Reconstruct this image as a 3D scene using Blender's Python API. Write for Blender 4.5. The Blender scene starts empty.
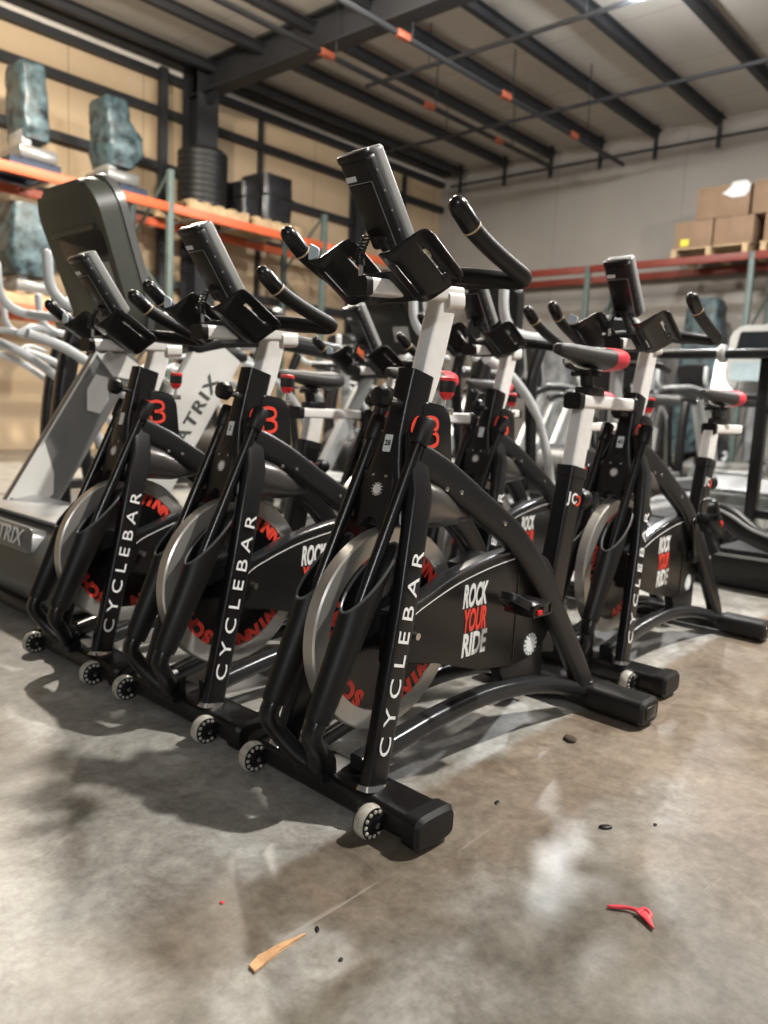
import bpy, bmesh, math, random
from mathutils import Vector, Matrix
from math import sin, cos, pi, radians
random.seed(7)
S = bpy.context.scene
COL = S.collection

# ------------------------------------------------------------------ materials
def mat(name, col, rough=.5, metal=0.0, spec=.5, var=0.0, vscale=8.0, bump=0.0, bscale=60.0, emit=None, estr=0.0,
        coat=0.0, trans=0.0, alpha=None):
    m = bpy.data.materials.new(name); m.use_nodes = True
    nt = m.node_tree; b = nt.nodes['Principled BSDF']
    b.inputs['Base Color'].default_value = (*col, 1)
    b.inputs['Roughness'].default_value = rough
    b.inputs['Metallic'].default_value = metal
    b.inputs['Specular IOR Level'].default_value = spec
    if coat: b.inputs['Coat Weight'].default_value = coat; b.inputs['Coat Roughness'].default_value = .15
    if trans: b.inputs['Transmission Weight'].default_value = trans
    if emit: b.inputs['Emission Color'].default_value = (*emit, 1); b.inputs['Emission Strength'].default_value = estr
    if var or bump:
        tc = nt.nodes.new('ShaderNodeTexCoord')
    if var:
        n = nt.nodes.new('ShaderNodeTexNoise'); n.inputs['Scale'].default_value = vscale; n.inputs['Detail'].default_value = 5
        nt.links.new(tc.outputs['Object'], n.inputs['Vector'])
        r = nt.nodes.new('ShaderNodeValToRGB')
        r.color_ramp.elements[0].position = .3; r.color_ramp.elements[1].position = .7
        r.color_ramp.elements[0].color = (*[c*(1-var) for c in col], 1)
        r.color_ramp.elements[1].color = (*[min(1, c*(1+var)) for c in col], 1)
        nt.links.new(n.outputs['Fac'], r.inputs['Fac']); nt.links.new(r.outputs['Color'], b.inputs['Base Color'])
    if bump:
        n2 = nt.nodes.new('ShaderNodeTexNoise'); n2.inputs['Scale'].default_value = bscale; n2.inputs['Detail'].default_value = 4
        nt.links.new(tc.outputs['Object'], n2.inputs['Vector'])
        bp = nt.nodes.new('ShaderNodeBump'); bp.inputs['Strength'].default_value = bump; bp.inputs['Distance'].default_value = .01
        nt.links.new(n2.outputs['Fac'], bp.inputs['Height']); nt.links.new(bp.outputs['Normal'], b.inputs['Normal'])
    return m

M = {}
M['black'] = mat('black_powder_coat', (.0065, .0065, .007), .30, spec=.5, var=.15, bump=.03, bscale=300)
M['blackp'] = mat('black_plastic', (.009, .009, .0095), .40, spec=.45, var=.15)
M['rubber'] = mat('black_rubber', (.008, .008, .008), .46, spec=.35, var=.2)
M['gloss'] = mat('black_gloss', (.006, .006, .0065), .26, spec=.5, var=.1)
M['guard'] = mat('guard_black', (.010, .0095, .009), .32, spec=.45, var=.1)
M['gun'] = mat('gunmetal', (.17, .16, .155), .30, metal=.85, var=.08)
M['graph'] = mat('graphite', (.018, .018, .019), .32, metal=.35, var=.1)
M['rail'] = mat('rail_grey', (.035, .037, .040), .26, metal=.4, spec=.6, var=.1)
M['alu'] = mat('brushed_aluminium', (.86, .84, .81), .36, metal=.18, spec=.6, var=.05, vscale=40, bump=.02, bscale=200)
M['chrome'] = mat('polished_steel', (.62, .61, .59), .22, metal=.95, var=.05)
M['rim'] = mat('flywheel_steel', (.60, .58, .54), .32, metal=.75, var=.06, vscale=20)
M['red'] = mat('red_plastic', (.62, .022, .025), .4, var=.05)
M['redprint'] = mat('red_print', (.80, .06, .035), .5)
M['pinkred'] = mat('saddle_red', (.66, .05, .07), .5, var=.05)
M['white'] = mat('white_print', (.82, .82, .80), .5)
M['sticker'] = mat('sticker_white', (.75, .80, .80), .5)
M['lip'] = mat('holder_lip_grey', (.10, .105, .11), .35, metal=.3)
M['saddle'] = mat('saddle_grey', (.045, .043, .042), .5, var=.15, bump=.05)
M['consgrey'] = mat('console_grey', (.30, .30, .295), .36, var=.06)
M['screen'] = mat('dark_screen', (.01, .012, .015), .12)
M['wheel'] = mat('clear_wheel', (.44, .42, .36), .22, spec=.6, var=.25, vscale=60)
M['tan'] = mat('tan_ring', (.55, .42, .25), .5)
M['sheen'] = mat('lip_sheen', (.55, .66, .72), .35)  # white-blue sheen of light put into the tray lip's colour
M['coup'] = mat('coupling_orange', (.40, .10, .05), .5)
M['orange'] = mat('rack_orange', (.60, .12, .045), .45, var=.12, vscale=3)
M['rackred'] = mat('rack_red', (.19, .030, .018), .5, var=.12, vscale=3)
M['green'] = mat('rack_green', (.10, .135, .125), .5, var=.12)
M['steel'] = mat('dark_structural_steel', (.022, .023, .026), .55, var=.2, vscale=2)
M['eave'] = mat('eave_trim', (.82, .77, .70), .6, var=.08)
M['wood'] = mat('pallet_wood', (.50, .36, .21), .75, var=.3, vscale=9)
M['bluepal'] = mat('blue_pallet', (.010, .022, .05), .5, var=.2)
M['wrap'] = mat('teal_wrap', (.045, .075, .085), .42, spec=.5, var=.95, vscale=9, bump=.5, bscale=14)
M['blackwrap'] = mat('black_wrap', (.014, .014, .016), .3, spec=.5, var=.3, bump=.5, bscale=12)
M['card'] = mat('cardboard', (.27, .175, .11), .8, var=.14, vscale=4)
M['film'] = mat('white_film', (.75, .75, .74), .4, bump=.5, bscale=14)
M['yellow'] = mat('yellow_mark', (.75, .65, .05), .5)
M['tmgrey'] = mat('treadmill_grey', (.075, .082, .076), .45, var=.1)
M['tmpanel'] = mat('treadmill_panel', (.20, .20, .195), .3, metal=.35, var=.06)
M['tmwhite'] = mat('treadmill_white', (.68, .67, .64), .4, var=.05)
M['silver'] = mat('silver_paint', (.42, .43, .43), .35, metal=.4, var=.1)
M['lite'] = mat('light_grey_paint', (.50, .52, .53), .4, var=.1)
M['blueg'] = mat('blue_grey_panel', (.30, .38, .42), .3, var=.15)
M['conback'] = mat('console_back', (.062, .068, .054), .42, var=.08)
M['belt'] = mat('running_belt', (.02, .02, .021), .7, var=.2)
M['chip'] = mat('splinter_wood', (.62, .36, .18), .6, var=.2, vscale=60)
M['dirt'] = mat('brown_dirt', (.06, .042, .028), .9, var=.4, vscale=80)
M['lamp'] = mat('lamp_lens', (.9, .9, .9), .4, emit=(.93, .97, 1.0), estr=9)
M['lampbody'] = mat('lamp_body', (.5, .5, .5), .5, var=.05)

def floor_mat():
    m = bpy.data.materials.new('polished_concrete'); m.use_nodes = True
    nt = m.node_tree; N = nt.nodes; L = nt.links; b = N['Principled BSDF']
    tc = N.new('ShaderNodeTexCoord')
    def noise(scale, detail=6, rough=.6, dist=0.0, vec=None):
        n = N.new('ShaderNodeTexNoise'); n.inputs['Scale'].default_value = scale; n.inputs['Detail'].default_value = detail
        n.inputs['Roughness'].default_value = rough; n.inputs['Distortion'].default_value = dist
        L.new(vec if vec else tc.outputs['Object'], n.inputs['Vector']); return n.outputs['Fac']
    def ramp(fac, stops):
        r = N.new('ShaderNodeValToRGB'); e = r.color_ramp.elements
        while len(e) < len(stops): e.new(.5)
        for el, (p, c) in zip(e, stops): el.position = p; el.color = (*c, 1)
        L.new(fac, r.inputs['Fac']); return r.outputs['Color']
    def mix(a, c, fac, mode='MIX'):
        x = N.new('ShaderNodeMix'); x.data_type = 'RGBA'; x.blend_type = mode
        L.new(a, x.inputs[6]); L.new(c, x.inputs[7])
        if isinstance(fac, float): x.inputs[0].default_value = fac
        else: L.new(fac, x.inputs[0])
        return x.outputs[2]
    # distorted ground coordinates for irregular floor patches, worn ones and painted-in light
    sx = N.new('ShaderNodeSeparateXYZ'); L.new(tc.outputs['Object'], sx.inputs[0])
    nz = N.new('ShaderNodeTexNoise'); nz.inputs['Scale'].default_value = 6; nz.inputs['Detail'].default_value = 5; L.new(tc.outputs['Object'], nz.inputs['Vector'])
    sz = N.new('ShaderNodeSeparateXYZ'); L.new(nz.outputs['Color'], sz.inputs[0])
    def math_(op, a_, c_):
        m_ = N.new('ShaderNodeMath'); m_.operation = op
        for i_, v_ in enumerate((a_, c_)):
            if isinstance(v_, (int, float)): m_.inputs[i_].default_value = v_
            else: L.new(v_, m_.inputs[i_])
        return m_.outputs[0]
    def axis_d(i_, amp):
        return math_('ADD', sx.outputs[i_], math_('MULTIPLY', math_('SUBTRACT', sz.outputs[i_], .5), amp))
    def step(v_, e0, e1):
        r_ = N.new('ShaderNodeMapRange'); r_.interpolation_type = 'SMOOTHSTEP'
        r_.inputs[1].default_value = min(e0, e1); r_.inputs[2].default_value = max(e0, e1)
        r_.inputs[3].default_value = 0 if e0 < e1 else 1; r_.inputs[4].default_value = 1 if e0 < e1 else 0
        L.new(v_, r_.inputs[0]); return r_.outputs[0]
    def wx(v): return v
    def wy(v): return v
    def patch(x0, x1, y0, y1, soft, amp=.25):
        X, Y = axis_d(0, amp), axis_d(1, amp)
        m_ = math_('MULTIPLY', step(X, wx(x0)-soft, wx(x0)+soft), step(X, wx(x1)+soft, wx(x1)-soft))
        return math_('MULTIPLY', m_, math_('MULTIPLY', step(Y, wy(y0)-soft, wy(y0)+soft), step(Y, wy(y1)+soft, wy(y1)-soft)))
    base = ramp(noise(1.3, 7, .6, .3), [(.34, (.140, .118, .092)), (.50, (.190, .171, .140)), (.66, (.228, .216, .187))])
    st = ramp(noise(3.1, 9, .68, .8), [(.49, (0, 0, 0)), (.60, (.85, .85, .85))])
    brown = ramp(noise(10, 5, .6), [(.3, (.105, .080, .058)), (.7, (.205, .162, .120))])
    col = mix(base, brown, st)
    def flat(c):
        r_ = N.new('ShaderNodeRGB'); r_.outputs[0].default_value = (*c, 1); return r_.outputs[0]
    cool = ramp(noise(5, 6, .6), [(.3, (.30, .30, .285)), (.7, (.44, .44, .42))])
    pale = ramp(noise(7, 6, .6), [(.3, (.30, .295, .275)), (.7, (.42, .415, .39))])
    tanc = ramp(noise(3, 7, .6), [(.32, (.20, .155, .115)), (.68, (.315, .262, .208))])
    col = mix(col, tanc, math_('MULTIPLY', patch(1.15, 9.0, -3, 1.0, .22, .5), .8))  # tan concrete kept lighter here to paint in the brighter far floor
    # cold light under the rows of machines, painted into the concrete colour
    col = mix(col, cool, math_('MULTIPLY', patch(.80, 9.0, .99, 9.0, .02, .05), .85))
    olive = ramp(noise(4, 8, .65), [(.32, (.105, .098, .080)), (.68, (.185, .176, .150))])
    col = mix(col, olive, math_('MULTIPLY', patch(.55, 1.42, -3, .70, .16, .4), .75))  # darker near floor at the right, light falloff painted into the colour
    # worn pale areas, plus a glossy reflection painted in at near left
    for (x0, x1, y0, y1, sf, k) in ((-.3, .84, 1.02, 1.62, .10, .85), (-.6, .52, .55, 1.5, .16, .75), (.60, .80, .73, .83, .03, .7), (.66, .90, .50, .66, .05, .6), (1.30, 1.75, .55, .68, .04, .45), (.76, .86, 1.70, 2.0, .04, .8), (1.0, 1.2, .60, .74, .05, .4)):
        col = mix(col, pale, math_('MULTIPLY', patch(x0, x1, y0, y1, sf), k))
    # mottling, scratches, dark flecks
    sp = ramp(noise(34, 9, .75), [(.34, (.58, .56, .53)), (.64, (1.2, 1.2, 1.2))])
    col = mix(col, sp, .75, 'MULTIPLY')
    sw = ramp(noise(6.5, 11, .74, .5), [(.36, (.60, .56, .51)), (.50, (.93, .92, .90)), (.64, (1.16, 1.16, 1.16))])
    col = mix(col, sw, .9, 'MULTIPLY')
    for ang, sca, seed in ((-28, 80, 0), (35, 70, 3.3), (80, 60, 7.1)):
        mp2 = N.new('ShaderNodeMapping'); mp2.inputs['Rotation'].default_value = (0, 0, radians(ang)); mp2.inputs['Scale'].default_value = (2.5, sca, 1); mp2.inputs['Location'].default_value = (seed, seed, 0)
        L.new(tc.outputs['Object'], mp2.inputs['Vector'])
        scr = ramp(noise(1.0, 3, .5, .6, mp2.outputs['Vector']), [(.72, (0, 0, 0)), (.77, (.30, .30, .30))])
        col = mix(col, flat((.50, .47, .42)), scr)
    dk = ramp(noise(7, 4, .5, .5), [(.73, (0, 0, 0)), (.80, (.6, .6, .6))])
    col = mix(col, flat((.075, .062, .050)), dk)
    L.new(col, b.inputs['Base Color'])
    rg = N.new('ShaderNodeMapRange'); rg.inputs[1].default_value = .3; rg.inputs[2].default_value = .7
    rg.inputs[3].default_value = .30; rg.inputs[4].default_value = .52
    L.new(noise(3.5, 6, .6), rg.inputs[0]); L.new(rg.outputs[0], b.inputs['Roughness'])
    b.inputs['Specular IOR Level'].default_value = .5
    bp = N.new('ShaderNodeBump'); bp.inputs['Strength'].default_value = .06; bp.inputs['Distance'].default_value = .004
    L.new(noise(40, 6, .6), bp.inputs['Height']); L.new(bp.outputs['Normal'], b.inputs['Normal'])
    return m

def seam_mat(name, col, axis, step, dark, var=.08, width=.012, off=0.0):
    """sheet panels: thin seams at a regular step along one axis"""
    m = mat(name, col, .75, var=var, vscale=.9)
    nt = m.node_tree; N = nt.nodes; L = nt.links; b = N['Principled BSDF']
    src = b.inputs['Base Color'].links[0].from_socket
    tc = N.new('ShaderNodeTexCoord'); sx = N.new('ShaderNodeSeparateXYZ'); L.new(tc.outputs['Object'], sx.inputs[0])
    a = N.new('ShaderNodeMath'); a.operation = 'ADD'; a.inputs[1].default_value = 100 + off
    L.new(sx.outputs[axis], a.inputs[0])
    d = N.new('ShaderNodeMath'); d.operation = 'DIVIDE'; d.inputs[1].default_value = step; L.new(a.outputs[0], d.inputs[0])
    f = N.new('ShaderNodeMath'); f.operation = 'FRACT'; L.new(d.outputs[0], f.inputs[0])
    lt = N.new('ShaderNodeMath'); lt.operation = 'LESS_THAN'; lt.inputs[1].default_value = width/step; L.new(f.outputs[0], lt.inputs[0])
    x = N.new('ShaderNodeMix'); x.data_type = 'RGBA'; L.new(lt.outputs[0], x.inputs[0]); L.new(src, x.inputs[6])
    x.inputs[7].default_value = (*dark, 1); L.new(x.outputs[2], b.inputs['Base Color'])
    return m

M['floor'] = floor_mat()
M['wallL'] = seam_mat('tan_wall_panel', (.56, .42, .27), 0, 1.12, (.36, .27, .17), width=.02)
M['wallB'] = seam_mat('grey_back_wall', (.34, .315, .285), 1, 2.4, (.26, .24, .22), width=.02)
M['ceil'] = seam_mat('grey_roof_lining', (.50, .475, .43), 0, 1.5, (.30, .28, .25), width=.015)

# ------------------------------------------------------------------ mesh helpers
def V(*a): return Vector(a)
def box(bm, c, s, rot=None, bev=0.0, seg=2):
    """box centred at c with full sizes s, rotated by 3x3 matrix rot, edges rounded by bev"""
    t = bmesh.new(); bmesh.ops.create_cube(t, size=1)
    for v in t.verts: v.co = Vector((v.co.x*s[0], v.co.y*s[1], v.co.z*s[2]))
    if bev: bmesh.ops.bevel(t, geom=t.edges[:], offset=bev, segments=seg, profile=.5, affect='EDGES')
    Mx = (rot.to_4x4() if rot else Matrix()); Mx.translation = Vector(c)
    t.transform(Mx); merge(bm, t)
def merge(bm, t):
    me = bpy.data.meshes.new('tmp'); t.to_mesh(me); t.free(); bm.from_mesh(me); bpy.data.meshes.remove(me)
def as_list(x, n): return list(x) if isinstance(x, (list, tuple)) else [x]*n
def sweep(bm, pts, w, h=None, n=16, sq=2.0, side=None, cap='flat', closed=False):
    """tube of superellipse section (half sizes w along 'side', h across) through pts"""
    pts = [Vector(p) for p in pts]; k = len(pts); w = as_list(w, k); h = as_list(h if h is not None else w, k)
    if cap == 'round' and not closed:
        def ext(p, q, wi, hi):
            d = (p-q).normalized(); r = min(wi, hi); out = []
            for a in (30, 60, 82): out.append((p+d*r*sin(radians(a)), wi*cos(radians(a)), hi*cos(radians(a))))
            return out
        e = ext(pts[-1], pts[-2], w[-1], h[-1]); s = ext(pts[0], pts[1], w[0], h[0])[::-1]
        pts = [a[0] for a in s]+pts+[a[0] for a in e]; w = [a[1] for a in s]+w+[a[1] for a in e]; h = [a[2] for a in s]+h+[a[2] for a in e]
        k = len(pts)
    T = []
    for i in range(k):
        a = pts[(i-1) % k] if closed else pts[max(i-1, 0)]; b = pts[(i+1) % k] if closed else pts[min(i+1, k-1)]
        T.append((b-a).normalized())
    if side is None:
        r = Vector((0, 0, 1)) if abs(T[0].z) < .9 else Vector((1, 0, 0)); sd = r.cross(T[0]).normalized()
    else: sd = Vector(side)
    rings = []
    for i in range(k):
        if side is not None: sd = Vector(side)
        sd = (sd - T[i]*sd.dot(T[i])).normalized(); up = T[i].cross(sd)
        ring = []
        for j in range(n):
            a = 2*pi*(j+.5)/n; ca, sa = cos(a), sin(a)
            x = math.copysign(abs(ca)**(2/sq), ca); y = math.copysign(abs(sa)**(2/sq), sa)
            ring.append(bm.verts.new(pts[i]+sd*x*w[i]+up*y*h[i]))
        rings.append(ring)
    for i in range(k if closed else k-1):
        A, B = rings[i], rings[(i+1) % k]
        for j in range(n): bm.faces.new((A[j], A[(j+1) % n], B[(j+1) % n], B[j]))
    if not closed:
        bm.faces.new(rings[0][::-1]); bm.faces.new(rings[-1])
def smooth_path(pts, sub=6):
    P = [Vector(p) for p in pts]; out = []
    for i in range(len(P)-1):
        p0 = P[max(i-1, 0)]; p1 = P[i]; p2 = P[i+1]; p3 = P[min(i+2, len(P)-1)]
        for s in range(sub):
            t = s/sub
            out.append(.5*((2*p1)+(p2-p0)*t+(2*p0-5*p1+4*p2-p3)*t*t+(3*p1-p0-3*p2+p3)*t**3))
    out.append(P[-1]); return out
def cyl(bm, a, b, r, r2=None, n=16, cap='flat'):
    sweep(bm, [a, b], [r, r2 if r2 is not None else r], n=n, cap=cap)
def lathe(bm, prof, org, axis, n=32):
    """prof: (radius, offset along axis)"""
    ax = Vector(axis).normalized(); r = Vector((0, 0, 1)) if abs(ax.z) < .9 else Vector((1, 0, 0))
    e1 = r.cross(ax).normalized(); e2 = ax.cross(e1); org = Vector(org); rings = []
    for rr, hh in prof:
        rings.append([bm.verts.new(org+ax*hh+(e1*cos(2*pi*j/n)+e2*sin(2*pi*j/n))*max(rr, 1e-4)) for j in range(n)])
    for A, B in zip(rings, rings[1:]):
        for j in range(n): bm.faces.new((A[j], A[(j+1) % n], B[(j+1) % n], B[j]))
    if prof[0] != prof[-1]:
        bm.faces.new(rings[0][::-1]); bm.faces.new(rings[-1])
    else: pass
def prism(bm, poly, org, ex, ey, ez, d0, d1, bev=0.0):
    """polygon in the (ex,ey) plane extruded along ez from d0 to d1"""
    t = bmesh.new(); org, ex, ey, ez = Vector(org), Vector(ex), Vector(ey), Vector(ez)
    A = [t.verts.new(org+ex*x+ey*y+ez*d0) for x, y in poly]; B = [t.verts.new(org+ex*x+ey*y+ez*d1) for x, y in poly]
    k = len(poly); f0 = t.faces.new(A[::-1]); f1 = t.faces.new(B)
    for i in range(k): t.faces.new((A[i], A[(i+1) % k], B[(i+1) % k], B[i]))
    if bev:
        bmesh.ops.bevel(t, geom=list(set(list(f0.edges)+list(f1.edges))), offset=bev, segments=2, profile=.5, affect='EDGES')
    merge(bm, t)
def round_poly(pts, r, n=5):
    """round the corners of a polygon"""
    out = []; k = len(pts); rr = as_list(r, k)
    for i in range(k):
        p = Vector((*pts[i], 0)); a = Vector((*pts[i-1], 0)); b = Vector((*pts[(i+1) % k], 0))
        da = (a-p); db = (b-p); q = min(rr[i], da.length*.48, db.length*.48)
        A = p+da.normalized()*q; B = p+db.normalized()*q
        for j in range(n+1):
            t = j/n; c = A*(1-t)**2+p*2*t*(1-t)+B*t*t; out.append((c.x, c.y))
    return out
def mesh_of(name, bm, m, smooth=35):
    bmesh.ops.remove_doubles(bm, verts=bm.verts[:], dist=1e-6)
    bmesh.ops.recalc_face_normals(bm, faces=bm.faces[:])
    me = bpy.data.meshes.new(name); bm.to_mesh(me); bm.free()
    if smooth:
        for p in me.polygons: p.use_smooth = True
        me.set_sharp_from_angle(angle=radians(smooth))
    me.materials.append(m); return me
def obj(name, bm, m, parent=None, smooth=35, label=None):
    o = bpy.data.objects.new(name, mesh_of(name, bm, m, smooth)); COL.objects.link(o)
    if parent: o.parent = parent
    if label: o['label'] = label
    return o
def tag(o, label, cat, group=None, kind=None):
    o['label'] = label; o['category'] = cat
    if group: o['group'] = group
    if kind: o['kind'] = kind
    return o
def thing(name, label, cat, loc=(0, 0, 0), rz=0, group=None):
    o = bpy.data.objects.new(name, None); COL.objects.link(o); o.empty_display_size = .1
    o.location = loc; o.rotation_euler = (0, 0, rz); return tag(o, label, cat, group)
def struct(name, bm, m, smooth=35):
    o = obj(name, bm, m, None, smooth); o['kind'] = 'structure'; return o
KIDS = {}
def copy_thing(root, loc, rz, label, group=None):
    def rec(o, par):
        c = o.copy(); COL.objects.link(c)
        if par: c.parent = par
        for ch in [x for x in bpy.data.objects if x.parent == o]: rec(ch, c)
        return c
    r = rec(root, None); r.location = loc; r.rotation_euler = (0, 0, rz); r['label'] = label
    if group: r['group'] = group
    return r
def kids(o): return [x for x in bpy.data.objects if x.parent == o]
def text_bm(s, size, org, ex, ey, depth=.0012, bold=0.0, sx=1.0, space=1.0, align='CENTER'):
    """lettering: baseline along ex, letter height along ey, raised out of ex x ey"""
    cu = bpy.data.curves.new('t', 'FONT'); cu.body = s; cu.size = size; cu.align_x = align; cu.align_y = 'CENTER'
    cu.offset = bold; cu.space_character = space; cu.resolution_u = 3; cu.extrude = depth
    o = bpy.data.objects.new('t', cu); COL.objects.link(o)
    me = bpy.data.meshes.new_from_object(o); bpy.data.objects.remove(o); bpy.data.curves.remove(cu)
    b = bmesh.new(); b.from_mesh(me); bpy.data.meshes.remove(me)
    ex, ey = Vector(ex).normalized(), Vector(ey).normalized(); ez = ex.cross(ey)
    for v in b.verts:
        v.co = Vector(org)+ex*v.co.x*sx+ey*v.co.y+ez*v.co.z
    return b
def rotm(ex, ey, ez):
    return Matrix((Vector(ex), Vector(ey), Vector(ez))).transposed()

# ------------------------------------------------------------------ camera
CAM = V(0, 0, .83); F, PI_, RO, YA = 783.0, radians(7.7), radians(2.87), radians(41.85)
hd = V(cos(YA), sin(YA), 0); rt = V(sin(YA), -cos(YA), 0); up = V(0, 0, 1)
fw = hd*cos(PI_)-up*sin(PI_); uu = hd*sin(PI_)+up*cos(PI_); dn = -uu
r2 = rt*cos(RO)-dn*sin(RO); d2 = rt*sin(RO)+dn*cos(RO)
cd = bpy.data.cameras.new('camera'); cam = bpy.data.objects.new('camera', cd); COL.objects.link(cam)
mw = rotm(r2, -d2, -fw).to_4x4(); mw.translation = CAM; cam.matrix_world = mw
cd.sensor_fit = 'VERTICAL'; cd.sensor_height = 36; cd.lens = F/1024*36; cd.clip_start = .05
cd.dof.use_dof = True; cd.dof.focus_distance = 1.48; cd.dof.aperture_fstop = 3.4
S.camera = cam

# ------------------------------------------------------------------ the warehouse (measured at 1:1.2)
K = 1.2
def sc(x, y, z): return (x*K, y*K, .83+(z-.83)*K)
XB, YW, ZC = 11.1*K, 9.0*K, .83+(4.86-.83)*K
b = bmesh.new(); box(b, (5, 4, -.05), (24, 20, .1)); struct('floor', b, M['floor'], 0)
b = bmesh.new(); box(b, (5, YW+.1, ZC/2), (24, .2, ZC)); struct('wall_left', b, M['wallL'], 0)
b = bmesh.new(); box(b, (XB+.1, 2.4, ZC/2), (.2, YW*2-4.8, ZC)); struct('wall_back', b, M['wallB'], 0)
b = bmesh.new(); box(b, (5, 2.5, ZC+.06), (24, 17, .12)); struct('ceiling', b, M['ceil'], 0)
tn = [0]
def trim(bm, m, smooth=0):
    tn[0] += 1; return struct('trim_%d' % tn[0], bm, m, smooth)
def ibeam(bm, a, b_, w, h, side, t=.03):
    """I section from a to b_, flanges of width w along side, depth h"""
    a, b_, side = Vector(a), Vector(b_), Vector(side); d = (b_-a).normalized(); upv = d.cross(side).normalized(); Ln = (b_-a).length
    R = rotm(d, side, upv)
    for off, ww, hh in ((h/2-t/2, w, t), (-h/2+t/2, w, t), (0, t, h-2*t)):
        box(bm, (a+b_)/2+upv*off, (Ln, ww, hh), R)
# eave strip and girts on the left wall
b = bmesh.new(); box(b, (5, YW-.06, sc(0, 0, 4.715)[2]), (22, .10, .13)); trim(b, M['eave'])
for z in (4.635, 4.22, 3.58, 2.95, 2.2):
    b = bmesh.new(); zz = sc(0, 0, z)[2]
    box(b, (-6+(XB+6)/2-.01, YW-.07, zz), (XB+6, .12, .05)); box(b, (-6+(XB+6)/2-.01, YW-.12, zz+.05), (XB+6, .02, .07)); trim(b, M['steel'])
for x in (7.1, 10.1):
    b = bmesh.new(); box(b, (x*K, YW-.05, 2.7), (.06, .08, 5.3)); trim(b, M['steel'])
# frame columns and the rafter beam
b = bmesh.new(); ibeam(b, (5.97*K, YW-.32, 0), (5.97*K, YW-.32, ZC-.02), .36, .40, (1, 0, 0)); trim(b, M['steel'])
b = bmesh.new(); ibeam(b, (8.95*K, YW-.16, 0), (8.95*K, YW-.16, ZC-.3), .22, .22, (1, 0, 0)); trim(b, M['steel'])
b = bmesh.new(); box(b, (5.52*K, YW-.17, 2.8), (.11, .11, 5.4)); trim(b, M['steel'])
zb = sc(0, 0, 4.50)[2]
b = bmesh.new(); ibeam(b, (5.97*K, YW-.05, (zb+ZC)/2-.01), (5.97*K, -4.5, (zb+ZC)/2-.01), .26, ZC-zb, (1, 0, 0))
prism(b, [(0, 0), (-.30, 0), (0, -.18)], (5.97*K, YW-.5, zb+.02), (0, 1, 0), (0, 0, 1), (1, 0, 0), -.05, .05); trim(b, M['steel'])
# roof purlins with a hanger bracket at the back wall
zp = sc(0, 0, 4.70)[2]
for y in (8.4, 7.52, 6.68, 5.86, 5.03, 4.17, 3.3, 2.45, 1.6, .75):
    b = bmesh.new(); y0 = y*K
    box(b, (3.9, y0, zp+.055), (2*(10.93*K-3.9), .03, .10)); box(b, (3.9, y0+.035, zp+.010), (2*(10.93*K-3.9), .09, .018)); box(b, (3.9, y0-.035, zp+.098), (2*(10.93*K-3.9), .09, .018)); box(b, (10.87*K, y0, ZC-.06), (.05, .05, .11)); box(b, (5.97*K, y0, ZC-.06), (.10, .08, .12)); box(b, (-2.5, y0, ZC-.06), (.10, .08, .12))
    box(b, (10.87*K, y0, zp-.17), (.045, .06, .36)); trim(b, M['steel'])
b = bmesh.new(); z0 = sc(0, 0, 4.78)[2]; box(b, (3.9, YW-.16, (z0+ZC)/2-.005), (2*(XB-3.95), .30, ZC-z0-.012)); trim(b, M['steel'])
# conduit along the top of the back wall
b = bmesh.new(); box(b, (XB-.04, 3, ZC-.30), (.035, 15, .03)); trim(b, M['steel'])

# sprinkler pipes
def pipe(a, b_, r, label, hang):
    t = thing('sprinkler_pipe', label, 'pipe', a); d = Vector(b_)-Vector(a)
    q = bmesh.new(); cyl(q, (0, 0, 0), d, r, n=10); obj('pipe_run', q, M['steel'], t)
    for f in hang:
        p = d*f; q = bmesh.new(); cyl(q, p+V(0, 0, r*.6), p+V(0, 0, ZC-Vector(a).z-p.z), .008, n=6); obj('hanger_rod', q, M['steel'], t)
    return t, d
pipe((6.78*K, 8.0, 5.15), (6.78*K, -3, 5.15), .028, 'thin dark sprinkler pipe hung across the roof nearest the rafter beam', (.1, .3, .5, .7, .9))
pipe((8.62*K, 9.6, 5.15), (8.62*K, -3, 5.15), .028, 'thin dark sprinkler pipe hung across the roof farther from the rafter beam', (.1, .3, .5, .7, .9))
for y, x1, lab in ((6.25, 10.15, 'lower sprinkler pipe with orange hangers, left of the pair running to the back wall'), (5.36, 10.6, 'lower sprinkler pipe with orange hangers, right of the pair running to the back wall')):
    t, d = pipe((3.6*K, y*K, 5.02), (x1*K, y*K, 5.02), .036, lab, (.1, .35, .6, .85))
    for f in (.33, .58, .8):
        q = bmesh.new(); p = d*f; box(q, p, (.22, .078, .078), bev=.01); obj('orange_coupling', q, M['coup'], t)

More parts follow.
